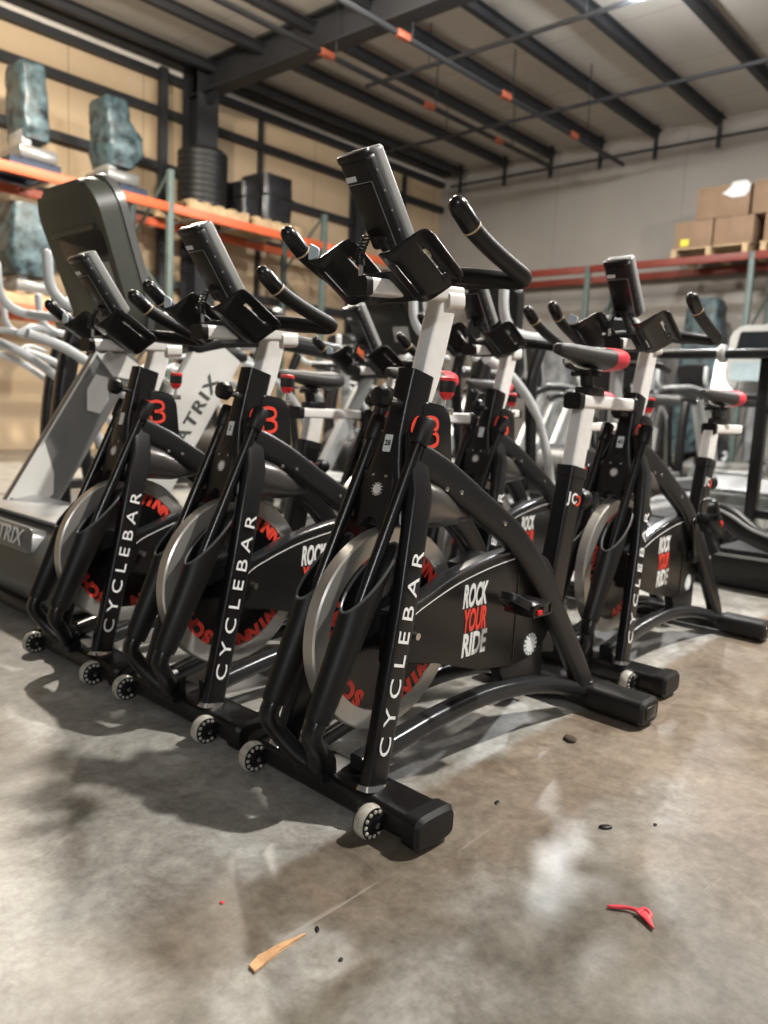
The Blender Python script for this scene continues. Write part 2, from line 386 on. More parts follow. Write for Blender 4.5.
# high bay lamps (the room's own, plus an added fill)
def high_bay(x, y, z, power, label, size=.24, colr=(1.0, .95, .88), spill=.6, soft=.10):
    t = thing('high_bay_lamp', label, 'lamp', (x, y, z))
    q = bmesh.new(); lathe(q, [(.05, .28), (.09, .25), (.12, .14), (.20, .02), (.21, -.02), (.195, -.02), (.18, .0)], (0, 0, 0), (0, 0, 1), 28); obj('shade', q, M['lampbody'], t)
    q = bmesh.new(); lathe(q, [(.001, -.004), (.18, -.004), (.18, .004), (.001, .004)], (0, 0, -.02), (0, 0, 1), 28); obj('lens', q, M['lamp'], t)
    q = bmesh.new(); cyl(q, (0, 0, .27), (0, 0, ZC-z), .006, n=6); obj('suspension_rod', q, M['steel'], t)
    ld = bpy.data.lights.new('lamp_light', 'AREA'); ld.shape = 'DISK'; ld.size = size; ld.energy = power; ld.color = colr
    lo = bpy.data.objects.new('lamp_light', ld); COL.objects.link(lo); lo.parent = t; lo.location = (0, 0, -.04)
    ld = bpy.data.lights.new('lamp_spill', 'POINT'); ld.shadow_soft_size = soft; ld.energy = power*spill; ld.color = colr
    lo = bpy.data.objects.new('lamp_spill', ld); COL.objects.link(lo); lo.parent = t; lo.location = (0, 0, -.16)
high_bay(3.85, -.85, 5.1, 500, 'high bay lamp hanging behind the spin bike numbered 43', size=.20, spill=.1)
high_bay(8.1, 3.95, 5.25, 260, 'high bay lamp just above the top edge of the view near the roof purlins', colr=(.96, .98, 1.0), spill=1.0)
high_bay(3.4, 7.3, 5.1, 260, 'high bay lamp hanging beside the orange rack near the tall wrapped machines', colr=(1, .9, .76), spill=1.6)
high_bay(5.6, 5.3, 5.25, 200, 'high bay lamp hanging over the middle of the room before the rafter beam', colr=(1, .92, .80), spill=1.2)
high_bay(-5.0, -4.6, 4.3, 110, 'added fill lamp hanging far behind the photographer', size=.3, colr=(.98, .98, 1.0), spill=5.0, soft=.4)  # unseen fill lamp added to brighten faces turned to the camera
high_bay(8.4, .3, 5.1, 230, 'high bay lamp hanging above the treadmills on the right', spill=.8)
# ------------------------------------------------------------------ the spin bike
X_, Y_, Z_ = V(1, 0, 0), V(0, 1, 0), V(0, 0, 1)
HB = []   # handlebar group moved together (post excluded)
def spin_bike(root):
    P = root
    def fa(p):  # the bar sits a little askew in its clamp
        return V(p[0]+p[1]*-.06, p[1]*1.03, p[2]-max(p[1], 0)*.06-max(-p[1], 0)*.03)
    def ob(name, bm, m, par=P, smooth=35, label=None): return obj(name, bm, M[m], par, smooth, label)
    # --- base
    b = bmesh.new(); sweep(b, [(-.03, -.28, .042), (-.03, .215, .042)], .052, .028, n=24, sq=5, side=(1, 0, 0)); fs = ob('front_stabilizer', b, 'black')
    for s, e0 in ((-1, .298), (1, .228)):
        b = bmesh.new(); sweep(b, [(-.03, s*(e0-.038), .041), (-.03, s*(e0-.009), .041), (-.03, s*e0, .041)], [.057, .057, .050], [.035, .035, .027], n=24, sq=4.5, side=(1, 0, 0)); ob('end_cap', b, 'rubber', fs)
    b = bmesh.new(); sweep(b, [(.865, -.27, .046), (.865, .19, .046)], .045, .032, n=24, sq=4, side=(1, 0, 0)); rs = ob('rear_stabilizer', b, 'black')
    for s, e0 in ((-1, .306), (1, .220)):
        b = bmesh.new(); sweep(b, [(.865, s*.14, .046), (.865, s*(e0-.010), .044), (.865, s*e0, .044)], [.052, .052, .045], [.036, .037, .030], n=24, sq=4, side=(1, 0, 0)); ob('rubber_sleeve', b, 'rubber', rs)
        b = bmesh.new(); box(b, (.865, s*(e0-.001), .044), (.062, .010, .036), bev=.004); ob('end_plug', b, 'gloss', rs)
    for s in (-1, 1):
        y = s*.185
        b = bmesh.new(); lathe(b, [(.012, -.012), (.024, -.014), (.031, -.012), (.034, -.006), (.034, .006), (.031, .012), (.024, .014), (.012, .012)], (-.098, y, .035), (0, 1, 0), 36); w = ob('transport_wheel', b, 'wheel', label='clear transport wheel')
        b = bmesh.new(); lathe(b, [(.002, -.0165), (.013, -.0165), (.015, -.0155), (.0305, -.0143), (.0305, .0143), (.015, .0155), (.013, .0165), (.002, .0165)], (-.098, y, .035), (0, 1, 0), 32); ob('wheel_hub', b, 'blackp', w)
        for sd in (-1, 1):
            b = bmesh.new()
            for k in range(12):
                a = 2*pi*k/12
                c = V(-.098+.0245*cos(a), y+sd*.0145, .035+.0245*sin(a)); lathe(b, [(.0002, -.004), (.0042, -.0022), (.0042, .0022), (.0002, .004)], c, (0, 1, 0), 8)
            ob('bearing_ring', b, 'wheel', w)
        b = bmesh.new(); lathe(b, [(.001, -.004), (.006, -.003), (.006, .003), (.001, .004)], (-.098, y-.021, .035), (0, 1, 0), 12); ob('axle_bolt', b, 'chrome', w)
        for y0 in (y-.024, y+.019):
            b = bmesh.new(); prism(b, round_poly([(-.106, .024), (-.106, .046), (-.075, .060), (-.055, .060), (-.055, .025), (-.09, .022)], .008), (0, y0, 0), X_, Z_, Y_, 0, .005); ob('wheel_bracket', b, 'black')
    # --- fork blades, head tube, gusset
    for s in (-1, 1):
        b = bmesh.new(); sweep(b, [(-.045, s*.138, .060), (.05, s*.112, .42), (.112, s*.085, .65), (.142, s*.036, .77)], [.016, .017, .017, .008], [.029, .030, .031, .028], n=20, sq=5, side=(0, 1, -.0)); bl = ob('fork_blade', b, 'black')
        b = bmesh.new(); sweep(b, [(-.047, s*.139, .066), (-.045, s*.138, .076)], [.022, .018], [.034, .031], n=20, sq=4, side=(0, 1, 0)); ob('weld_collar', b, 'chrome', bl)
        # lettering on the outer face, running from the base up
        d = (V(.098, -s*0+0, 0)*0+V(.05+.045, s*(.112-.138), .42-.072)).normalized()
        n_ = V(0, s, 0); n_ = (n_-d*n_.dot(d)).normalized()
        ex = d; ey = n_.cross(ex)
        mid = V(-.045, s*.138, .072)+d*.272
        off = (.0178)
        t = text_bm('CYCLEBAR', .047, mid+n_*off, ex, ey, depth=.0006, space=1.55, sx=1.0)
        me = obj('lettering', t, M['white'], bl, 0, 'white lettering running up the fork')
        # width of the word fitted to the blade
        xs = [(v.co-mid).dot(ex) for v in me.data.vertices]; k = .42/(max(xs)-min(xs)); c0 = (max(xs)+min(xs))/2
        for v in me.data.vertices:
            a = (v.co-mid).dot(ex); v.co += ex*((a-c0)*k-a)
    ax = V(.262, 0, 1).normalized()
    def hp(z): return V(.178+.262*(z-.905), 0, z)
    b = bmesh.new(); zz = [.905, .83, .76, .70, .64, .58]
    sweep(b, [hp(z) for z in zz], [.027, .027, .030, .045, .066, .080], [.037, .037, .038, .038, .036, .030], n=24, sq=6, side=(0, 1, 0)); head = ob('head_tube', b, 'black')
    b = bmesh.new(); prism(b, round_poly([(.16, .735), (.18, .845), (.255, .835), (.272, .805), (.285, .70), (.22, .66)], .012), (0, 0, 0), X_, Z_, Y_, -.0295, .0295, .004); ob('head_gusset', b, 'black')
    # red outlined emblem on both sides of the head
    for s in (-1, 1):
        b = bmesh.new(); y = s*.0312; o0 = V(.186, y, .780); sx = .90 if s < 0 else -.90
        def gl(pp): sweep(b, [o0+V(sx*p[0], 0, p[1]*.82) for p in pp], .0062, .0012, n=8, sq=4, side=None) if False else ribbon(b, [o0+V(sx*p[0], 0, p[1]*.82) for p in pp], V(0, s, 0), .0046, .0012)
        gl(smooth_path([(-.012, .030, 0), (-.036, .033, 0), (-.052, .010, 0), (-.046, -.022, 0), (-.022, -.034, 0)], 6))
        gl(smooth_path([(-.012, .030, 0), (.012, .036, 0), (.036, .030, 0), (.040, .010, 0), (.022, -.002, 0), (.006, -.002, 0)], 6))
        gl(smooth_path([(.022, -.002, 0), (.042, -.012, 0), (.042, -.034, 0), (.018, -.044, 0), (-.004, -.040, 0), (-.008, -.020, 0)], 6))
        ob('emblem', b, 'redprint', head, 0, 'red looped emblem')
    # number sticker on the front of the head
    fr = -(V(1, 0, 0)-ax*ax.x).normalized()
    c = hp(.742)+fr*.0385
    b = bmesh.new(); prism(b, round_poly([(-.011, -.019), (.011, -.019), (.011, .019), (-.011, .019)], .003), c, -Y_, ax, fr, -.0004, .0008); st = ob('number_sticker', b, 'sticker', head, 0)
    # brake housing (tombstone shield) with a round badge
    b = bmesh.new(); pol = [(-.040, -.075), (-.040, .02)]+[(-.040*cos(pi*k/10), .02+.055*sin(pi*k/10)) for k in range(1, 10)]+[(.040, .02), (.040, -.075), (.028, -.075)]+[(.028*cos(pi*k/8), -.075+.03*sin(pi*k/8)) for k in range(1, 8)]+[(-.028, -.075)]
    c = hp(.632)+fr*.012
    prism(b, pol, c, -Y_, ax, fr, -.012, .026, .003); sh = ob('brake_housing', b, 'blackp')
    b = bmesh.new(); cc = c+fr*.0268+ax*.012
    lathe(b, [(.001, 0), (.011, 0), (.011, .0015), (.001, .0015)], cc, fr, 24)
    for k in range(12):
        a = 2*pi*k/12; box(b, cc+(Y_*cos(a)+ax*sin(a))*.0135+fr*.0007, (.004, .004, .0015))
    ob('badge', b, 'alu', sh, 0)
    for s in (-1, 1):
        b = bmesh.new(); lathe(b, [(.001, .0), (.0035, .0), (.0035, .003), (.001, .004)], c+fr*.0262+ax*.042+Y_*s*.018, fr, 10); ob('housing_screw', b, 'chrome', sh)
    # --- flywheel
    fc = V(.118, 0, .342)
    b = bmesh.new(); lathe(b, [(.181, -.012), (.185, -.0175), (.224, -.0175), (.228, -.014), (.228, .014), (.224, .0175), (.185, .0175), (.181, .012), (.181, -.012)], fc, (0, 1, 0), 72); fly = ob('flywheel', b, 'rim', label='steel rimmed flywheel')
    b = bmesh.new(); lathe(b, [(.002, -.013), (.05, -.013), (.07, -.009), (.135, -.009), (.150, -.0145), (.186, -.0145), (.186, .0145), (.150, .0145), (.135, .009), (.07, .009), (.05, .013), (.002, .013)], fc, (0, 1, 0), 60); disc = ob('flywheel_disc', b, 'gloss', fly)
    b = bmesh.new(); lathe(b, [(.001, -.03), (.022, -.03), (.026, -.02), (.026, .02), (.022, .03), (.001, .03)], fc, (0, 1, 0), 24); lathe(b, [(.008, -.1), (.008, .1)], fc, (0, 1, 0), 12); ob('hub', b, 'chrome', fly)
    b = bmesh.new()
    for s in (-1, 1):
        for start in (78, 318, 198):
            for k, ch in enumerate('SCHWINN'):
                a = radians(start - (k-3)*13.0)
                rad = V(-s*cos(a), 0, sin(a)) if s > 0 else V(cos(a), 0, sin(a))
                ez = V(0, s, 0); ey = rad; ex = ey.cross(ez)
                t = text_bm(ch, .050, fc+rad*.167+ez*.0150, ex, ey, depth=.0006, bold=.0032, sx=1.1)
                merge(b, t)
    ob('flywheel_lettering', b, 'redprint', fly, 0, 'red lettering around the flywheel')
    # --- curved frame beams and base rails
    for s in (-1, 1):
        pts = smooth_path([(.13, s*.052, .725), (.22, s*.058, .685), (.337, s*.068, .615), (.48, s*.080, .525), (.60, s*.094, .40), (.70, s*.105, .264), (.78, s*.115, .147), (.835, s*.12, .06)], 5)
        b = bmesh.new(); sweep(b, pts, .019, .035, n=20, sq=4, side=(0, 1, 0)); ar = ob('frame_beam', b, 'graph')
        for q in ((.262, -.0, .646), (.42, 0, .565), (.215, 0, .655)):
            yy = s*(.058+(q[0]-.22)*.095+.0185); b = bmesh.new(); lathe(b, [(.001, -.002), (.0055, -.002), (.0055, .002), (.001, .004)], (q[0], yy, q[2]), (0, s, 0), 12); ob('frame_bolt', b, 'chrome', ar)
        pts = smooth_path([(-.02, s*.070, .085), (.10, s*.075, .108), (.25, s*.080, .130), (.42, s*.085, .138), (.60, s*.095, .122), (.74, s*.108, .090), (.855, s*.12, .058)], 5)
        b = bmesh.new(); sweep(b, pts, .023, .022, n=18, sq=3.2, side=(0, 1, 0)); ob('base_rail', b, 'rail')
        b = bmesh.new(); lathe(b, [(.001, -.002), (.006, -.002), (.006, .002), (.001, .004)], (.84, s*.135, .087), (0, 0, 1), 12); ob('weld_bolt', b, 'chrome')
    # cone shaped shroud over the wheel
    pts = [(.085, 0, .634), (.12, 0, .630), (.19, 0, .618), (.26, 0, .598), (.33, 0, .588), (.355, 0, .585)]
    b = bmesh.new(); sweep(b, pts, [.094, .100, .092, .076, .060, .03], [.062, .064, .055, .040, .022, .008], n=28, sq=2.6, side=(0, 1, 0)); ob('frame_shroud', b, 'gun')
    for s in (-1, 1):
        b = bmesh.new(); lathe(b, [(.001, -.002), (.0055, -.002), (.0055, .002), (.001, .004)], (.115, s*.094, .590), (0, s, 0), 12); ob('shroud_bolt', b, 'chrome')
    # --- drive guard
    pol = [(.05, .395), (.14, .412), (.264, .452), (.40, .478), (.52, .488), (.575, .480)]+[(.575+.135*cos(radians(a)), .335+.145*sin(radians(a))) for a in (75, 55, 35, 15, -5, -25, -45, -65, -85)]+[(.50, .182), (.36, .212), (.20, .262), (.05, .285)]
    for s, y0, y1 in ((-1, -.084, -.044),):
        b = bmesh.new(); prism(b, pol, (0, 0, 0), X_, Z_, Y_, y0, y1, .010); g = ob('drive_guard', b, 'guard')
    # top lip in grey and the thin white pinstripe under it
    b = bmesh.new(); sweep(b, smooth_path([(.05, -.064, .396), (.14, -.064, .412), (.264, -.064, .454), (.40, -.064, .480), (.52, -.064, .490)], 4), .022, .006, n=12, sq=4, side=(0, 1, 0)); ob('guard_top', b, 'rail', g, 35, 'grey top edge of the guard')
    b = bmesh.new(); ribbon(b, smooth_path([(.10, -.0852, .375), (.14, -.0852, .396), (.264, -.0852, .436), (.40, -.0852, .461), (.505, -.0852, .472)], 4), V(0, -1, 0), .0011, .0008); ob('pinstripe', b, 'white', g, 0)
    b = bmesh.new(); box(b, (.512, -.0848, .335), (.003, .002, .27)); ob('guard_seam', b, 'gloss', g, 0)
    for word, z, m in (('ROCK', .398, 'white'), ('YOUR', .338, 'redprint'), ('RIDE', .279, 'white')):
        t = text_bm(word, .070, (0, 0, 0), X_, Z_, depth=.0006, bold=.0022)
        xs = [v.co.x for v in t.verts]; c0 = (min(xs)+max(xs))/2; k = .092/(max(xs)-min(xs)); uc = .340-(z-.338)*.05
        for v in t.verts: v.co = V((v.co.x-c0)*k+uc+.10*v.co.z, -.0848+v.co.y, v.co.z*1.08+z)
        ob('guard_lettering', t, m, g, 0, ('red YOUR lettering' if word == 'YOUR' else 'white %s lettering' % word))
    b = bmesh.new(); lathe(b, [(.001, 0), (.021, 0), (.021, .0015), (.001, .0015)], (.590, -.0842, .232), (0, -1, 0), 28); bd = ob('guard_badge', b, 'sticker', g, 0)
    b = bmesh.new()
    for k in range(14):
        a = 2*pi*k/14; box(b, (.590+.026*cos(a), -.0848, .232+.026*sin(a)), (.007, .0015, .007))
    ob('badge_ring', b, 'sticker', bd, 0)
    b = bmesh.new(); prism(b, round_poly([(.46, .19), (.50, .125), (.60, .11), (.66, .10), (.655, .215)], .01), (0, 0, 0), X_, Z_, Y_, -.082, -.05, .004); ob('guard_support', b, 'graph')
    b = bmesh.new(); prism(b, [(.40, .45), (.50, .47), (.60, .44), (.64, .33), (.60, .22), (.48, .20), (.38, .28)], (0, 0, 0), X_, Z_, Y_, -.043, .062, .008); ob('crank_case', b, 'black')
    # --- cranks and pedals (pointing forward on the near side)
    cr = thing_child('crank_set', P)
    for s, an in ((-1, 164), (1, -16)):
        d = V(cos(radians(an)), 0, sin(radians(an))); c0 = V(.575, s*.088, .335)
        b = bmesh.new(); lathe(b, [(.001, 0), (.024, 0), (.024, .022), (.016, .03), (.001, .03)], c0, (0, s, 0), 24)
        sweep(b, [c0+Y_*s*.02, c0+d*.09+Y_*s*.028, c0+d*.172+Y_*s*.034], [.008, .007, .007], [.019, .015, .015], n=16, sq=3, side=(0, 1, 0), cap='round'); crank = ob('crank_arm', b, 'graph', cr)
        pc = c0+d*.170+Y_*s*.095
        b = bmesh.new(); cyl(b, c0+d*.170+Y_*s*.03, pc+Y_*s*.045, .008, n=12)
        box(b, pc+V(0, 0, .012), (.072, .080, .007), bev=.003); box(b, pc-V(0, 0, .012), (.072, .080, .007), bev=.003)
        for e in (-1, 1): box(b, pc+X_*e*.036, (.008, .082, .030), bev=.003)
        for e in (-1, 0, 1): box(b, pc+Y_*e*.034, (.070, .008, .028), bev=.002)
        pd = ob('pedal', b, 'gloss', cr)
        b = bmesh.new()
        box(b, pc+X_*.042+Y_*s*.012, (.006, .036, .015), bev=.002); ob('reflector', b, 'red', pd, 35, 'red pedal reflector')
        b = bmesh.new(); box(b, pc+Y_*s*.041-V(.012, 0, .004), (.026, .006, .012), bev=.002); ob('reflector', b, 'red', pd, 35, 'red pedal reflector')
        b = bmesh.new()
        sweep(b, smooth_path([pc+V(-.04, s*.03, .012), pc+V(-.085, s*.02, .035), pc+V(-.085, -s*.02, .035), pc+V(-.04, -s*.03, .012)], 5), .004, .010, n=10, sq=3)
        ob('toe_clip', b, 'blackp', pd)
    # --- seat side
    sd = V(.2, 0, 1).normalized()
    def sp(z): return V(.8775+.2*(z-.672), 0, z)
    b = bmesh.new(); sweep(b, [sp(.16), sp(.675)], .027, .041, n=24, sq=7, side=(0, 1, 0)); stb = ob('seat_tube', b, 'black')
    b = bmesh.new(); sweep(b, [sp(.655), sp(.683)], .030, .045, n=24, sq=7, side=(0, 1, 0)); ob('seat_collar', b, 'blackp', stb)
    for s in (-1, 1):
        ez = V(0, s, 0); ey = sd; ex = ey.cross(ez); c0 = sp(.593)+ez*.0275-ex*.012
        t = text_bm('J', .042, c0-ex*.022, ex, ey, .0006, .001); ob('emblem_letter', t, 'white', stb, 0, 'white J of the emblem')
        t = text_bm('C', .042, c0+ex*.006, ex, ey, .0006, .001); ob('emblem_letter', t, 'white', stb, 0, 'white C of the emblem')
        t = text_bm('C', .042, c0+ex*.028, -ex, -ey, .0006, .001); 
        ob('emblem_letter', t, 'redprint', stb, 0, 'red half of the emblem')
    b = bmesh.new(); q = sp(.60); cyl(b, q+V(.03, 0, 0), q+V(.085, 0, -.012), .010, n=12); kn = ob('seat_adjuster', b, 'chrome')
    b = bmesh.new(); lathe(b, [(.006, 0), (.022, .004), (.030, .016), (.030, .036), (.022, .048), (.004, .051)], q+V(.06, 0, -.009), (1, 0, -.2), 18); ob('knob', b, 'blackp', kn)
    b = bmesh.new(); sweep(b, [sp(.62), sp(.872)], .0215, .0345, n=24, sq=7, side=(0, 1, 0)); ob('seat_post', b, 'alu')
    # fore-aft slide
    b = bmesh.new(); sweep(b, [(.872, 0, .885), (1.185, 0, .885)], .025, .019, n=24, sq=6, side=(0, 1, 0)); sl = ob('seat_slide', b, 'alu')
    b = bmesh.new(); sweep(b, [(.850, 0, .885), (.874, 0, .885)], .028, .023, n=20, sq=5, side=(0, 1, 0)); ob('slide_cap', b, 'rubber', sl)
    b = bmesh.new(); sweep(b, [(1.18, 0, .885), (1.20, 0, .885)], .028, .023, n=20, sq=5, side=(0, 1, 0)); ob('slide_cap', b, 'rubber', sl)
    b = bmesh.new(); box(b, (.945, 0, .915), (.09, .05, .026), bev=.006); cyl(b, (.93, 0, .92), (.915, 0, .972), .019, n=18); box(b, (.915, 0, .972), (.05, .052, .026), bev=.008)
    cyl(b, (.915, -.045, .965), (.915, .045, .965), .008, n=10); ob('saddle_clamp', b, 'blackp')
    for s in (-1, 1):
        b = bmesh.new(); sweep(b, smooth_path([(.80, s*.008, .995), (.84, s*.02, .978), (.95, s*.022, .978), (1.0, s*.04, .995)], 5), .0035, n=8); ob('saddle_rail', b, 'chrome')
    S_ = [(.752, .012, .008, 1.026), (.762, .021, .015, 1.023), (.80, .027, .019, 1.021), (.85, .033, .022, 1.018), (.90, .047, .026, 1.014), (.945, .064, .031, 1.010), (.965, .071, .033, 1.009)]
    T_ = [(.965, .0712, .0332, 1.009), (.99, .079, .035, 1.009), (1.015, .081, .034, 1.011), (1.033, .072, .030, 1.014), (1.045, .050, .022, 1.017), (1.050, .02, .010, 1.018)]
    b = bmesh.new(); sweep(b, [(u, 0, z) for u, w, h, z in S_], [w for u, w, h, z in S_], [h for u, w, h, z in S_], n=28, sq=2.6, side=(0, 1, 0)); sa = ob('saddle', b, 'saddle')
    b = bmesh.new(); sweep(b, [(u, 0, z) for u, w, h, z in T_], [w for u, w, h, z in T_], [h for u, w, h, z in T_], n=28, sq=2.6, side=(0, 1, 0)); ob('saddle_tail', b, 'pinkred', sa, 35, 'red tail of the saddle')
    # --- handlebar side
    b = bmesh.new(); sweep(b, [V(.165, 0, .80), V(.208, 0, .90), V(.258, 0, 1.085)], .0215, .030, n=24, sq=7, side=(0, 1, 0)); ob('handlebar_post', b, 'alu')
    H = thing_child('handlebar_assembly', P)
    b = bmesh.new(); sweep(b, [(.0, 0, 1.071), (.300, 0, 1.092)], .026, .017, n=24, sq=6, side=(0, 1, 0)); hs = ob('handlebar_slide', b, 'alu', H)
    b = bmesh.new(); sweep(b, [(-.012, 0, 1.0695), (.006, 0, 1.0705)], .027, .019, n=20, sq=5, side=(0, 1, 0)); ob('slide_cap', b, 'rubber', hs)
    b = bmesh.new(); sweep(b, [(.246, 0, 1.074), (.299, 0, 1.078)], .030, .020, n=20, sq=4, side=(0, 1, 0)); ob('slide_clamp', b, 'alu', hs)
    for s in (-1, 1):
        k0 = len(bpy.data.objects)
        pts = smooth_path([(.135, 0, 1.108), (.150, s*.07, 1.112), (.185, s*.145, 1.110), (.222, s*.198, 1.106), (.215, s*.222, 1.112), (.165, s*.222, 1.128), (.10, s*.220, 1.150), (.045, s*.218, 1.175), (.005, s*.216, 1.203)], 6)
        b = bmesh.new(); sweep(b, [fa(p) for p in pts], .0175, n=18, cap='round'); hb = ob('handlebar', b, 'rubber', H)
        b = bmesh.new(); sweep(b, [fa(p) for p in (V(.042, s*.2178, 1.177), V(.010, s*.2163, 1.200), V(.002, s*.216, 1.206))], [.0188, .0186, .0176], n=18, cap='round'); ob('grip_cap', b, 'gloss', hb)
        b = bmesh.new(); sweep(b, [fa(p) for p in (V(.0455, s*.218, 1.1745), V(.0425, s*.2179, 1.1766))], .0192, n=18); ob('grip_ring', b, 'tan', hb)
        pts = smooth_path([(.150, s*.06, 1.108), (.21, s*.12, 1.104), (.245, s*.185, 1.108), (.225, s*.222, 1.112)], 5)
        b = bmesh.new(); sweep(b, [fa(p) for p in pts], .013, n=14, cap='round'); ob('handlebar_loop', b, 'rubber', hb)
    # phone tray: a bent plate with two slotted wings
    d = V(.857, 0, -.515); nrm = V(.515, 0, .857)
    def f(s):
        t = max(0, min(1, (s-.018)/.080)); return .047*(t*t*(3-2*t))
    for nm, v0, org in (('near', -.052, V(-.012, 0, 1.127)), ('far', .168, V(.0, 0, 1.133))):
        b = bmesh.new(); out = round_poly([(0, 0), (.108, 0), (.108, .146), (0, .146)], [.008, .022, .03, .012], 5)
        holes = [round_poly([(.020, .035), (.0235, .035), (.0235, .120), (.020, .120)], .0015, 3), round_poly([(.070, .038), (.077, .038), (.077, .060), (.074, .064), (.074, .094), (.078, .098), (.078, .112), (.071, .112), (.071, .06)], .0015, 2)]
        eds = []
        for loop in [out]+holes:
            vs = [b.verts.new((x, y, 0)) for x, y in loop]
            for i in range(len(vs)):
                if (vs[i].co-vs[(i+1) % len(vs)].co).length > 1e-7: eds.append(b.edges.new((vs[i], vs[(i+1) % len(vs)])))
        bmesh.ops.triangle_fill(b, use_beauty=True, use_dissolve=False, edges=eds, normal=(0, 0, 1))
        for k in range(1, 18):
            bmesh.ops.bisect_plane(b, geom=b.verts[:]+b.edges[:]+b.faces[:], plane_co=(.006*k, 0, 0), plane_no=(1, 0, 0))
        for v in b.verts: v.co = org+V(0, v0-v.co.x, 0)+d*v.co.y+nrm*f(v.co.x)
        w = ob('tray_wing', b, 'black', H, 50); md = w.modifiers.new('thick', 'SOLIDIFY'); md.thickness = .004; md.offset = 0
    b = bmesh.new(); box(b, V(-.008, .005, 1.130)+d*.10, (.09, .118, .004), rotm(d, Y_, nrm), .0015); ob('tray_bridge', b, 'black', H)
    b = bmesh.new(); prism(b, round_poly([(0, 0), (.03, .002), (.034, .02), (.004, .034)], .006), V(.004, .170, 1.137), V(0, -1, 0), V(0, 0, 1), X_, -.002, .002); ob('tray_lip', b, 'sheen', H, 0, 'upturned lip of the tray with painted-on sheen')
    b = bmesh.new(); box(b, V(.0, .088, 1.133)+d*.045+nrm*.046, (.022, .009, .004), rotm(d, Y_, nrm), .0015); ob('tray_tab', b, 'redprint', H, 35, 'small red tab on the tray')
    # console seen from its back
    a = V(-.592, 0, .806); nb = V(-.806, 0, -.592)      # long axis (up and forward), back face normal
    R = rotm(a, Y_, nb); c0 = V(.024, .0, 1.236)
    b = bmesh.new(); box(b, c0, (.186, .082, .030), R, .010, 3); con = ob('console', b, 'blackp', H)
    b = bmesh.new(); box(b, c0-nb*.024, (.194, .086, .030), R, .008, 3); ob('console_bezel', b, 'consgrey', con, 35, 'grey front half of the console')
    b = bmesh.new(); box(b, c0-nb*.0393, (.16, .070, .002), R); ob('console_screen', b, 'screen', con, 0)
    b = bmesh.new(); box(b, c0+nb*.0155-a*.020, (.126, .064, .004), R, .0015); ob('back_plate', b, 'gloss', con)
    b = bmesh.new(); ribbon(b, [c0+nb*.0178+a*.046+Y_*.033, c0+nb*.0178+a*.046-Y_*.033, c0+nb*.0178-a*.085-Y_*.033], nb, .0011, .0006); ob('plate_edge', b, 'consgrey', con, 0)
    b = bmesh.new(); box(b, c0+nb*.0160+a*.056+Y_*.020, (.010, .026, .002), R); ob('info_sticker', b, 'sticker', con, 0, 'small white sticker')
    b = bmesh.new(); box(b, c0+nb*.006+a*.094, (.018, .078, .024), R, .006, 2); ob('console_cap', b, 'gloss', con)
    for k in (-.06, -.02, .02, .06):
        b = bmesh.new(); lathe(b, [(.0005, 0), (.0028, 0), (.0028, .001), (.0005, .0015)], c0-Y_*.0412+a*k+nb*.003, (0, -1, 0), 8)
        ob('console_screw', b, 'chrome', con)
    b = bmesh.new(); sweep(b, smooth_path([c0-a*.07+nb*.01, V(.06, 0, 1.165), V(.10, 0, 1.135), V(.115, 0, 1.10)], 4), .016, .010, n=14, sq=3, side=(0, 1, 0)); ob('console_arm', b, 'blackp', H)
    b = bmesh.new(); hel = []
    p0, p1 = c0-a*.055+nb*.02+Y_*.030, V(.028, .036, 1.120)
    for k in range(133):
        t = k/132; q = p0.lerp(p1, t)+nb*.012*sin(pi*t); an = 2*pi*11*t; hel.append(q+V(.0085*cos(an), .0085*sin(an), 0))
    sweep(b, hel, .0021, n=6); ob('coil_cord', b, 'blackp', H)
    b = bmesh.new(); cyl(b, (.030, .036, 1.122), (.032, .036, 1.098), .005, n=10); ob('cord_plug', b, 'chrome', H)
    # front pop pin and the red brake lever
    b = bmesh.new(); q = V(.135, 0, .838); cyl(b, q, V(.085, .004, .846), .009, n=14); pp = ob('post_adjuster', b, 'chrome')
    b = bmesh.new(); lathe(b, [(.005, 0), (.014, .003), (.022, .010), (.0235, .016), (.0235, .030), (.020, .038), (.008, .040), (.001, .040)], V(.100, .003, .845), (-1, .08, .16), 9); ob('knob', b, 'blackp', pp)
    b = bmesh.new(); box(b, (.272, 0, .825), (.055, .03, .016), bev=.003); cyl(b, (.285, 0, .825), (.288, 0, .858), .005, n=10); lv = ob('brake_lever', b, 'chrome')
    b = bmesh.new(); lathe(b, [(.004, 0), (.010, .003), (.017, .013), (.0175, .018), (.001, .018)], (.287, 0, .850), (.03, 0, 1), 20); ob('lever_base', b, 'red', lv, 35, 'red base of the brake lever')
    b = bmesh.new(); lathe(b, [(.0195, 0), (.0195, .008), (.015, .010), (.001, .010)], (.289, 0, .893), (.03, 0, 1), 20); ob('lever_cap', b, 'red', lv, 35, 'red cap of the brake lever')
    b = bmesh.new(); lathe(b, [(.001, 0), (.0175, 0), (.0190, .006), (.0195, .026), (.001, .026)], (.2875, 0, .868), (.03, 0, 1), 20); ob('lever_grip', b, 'blackp', lv)
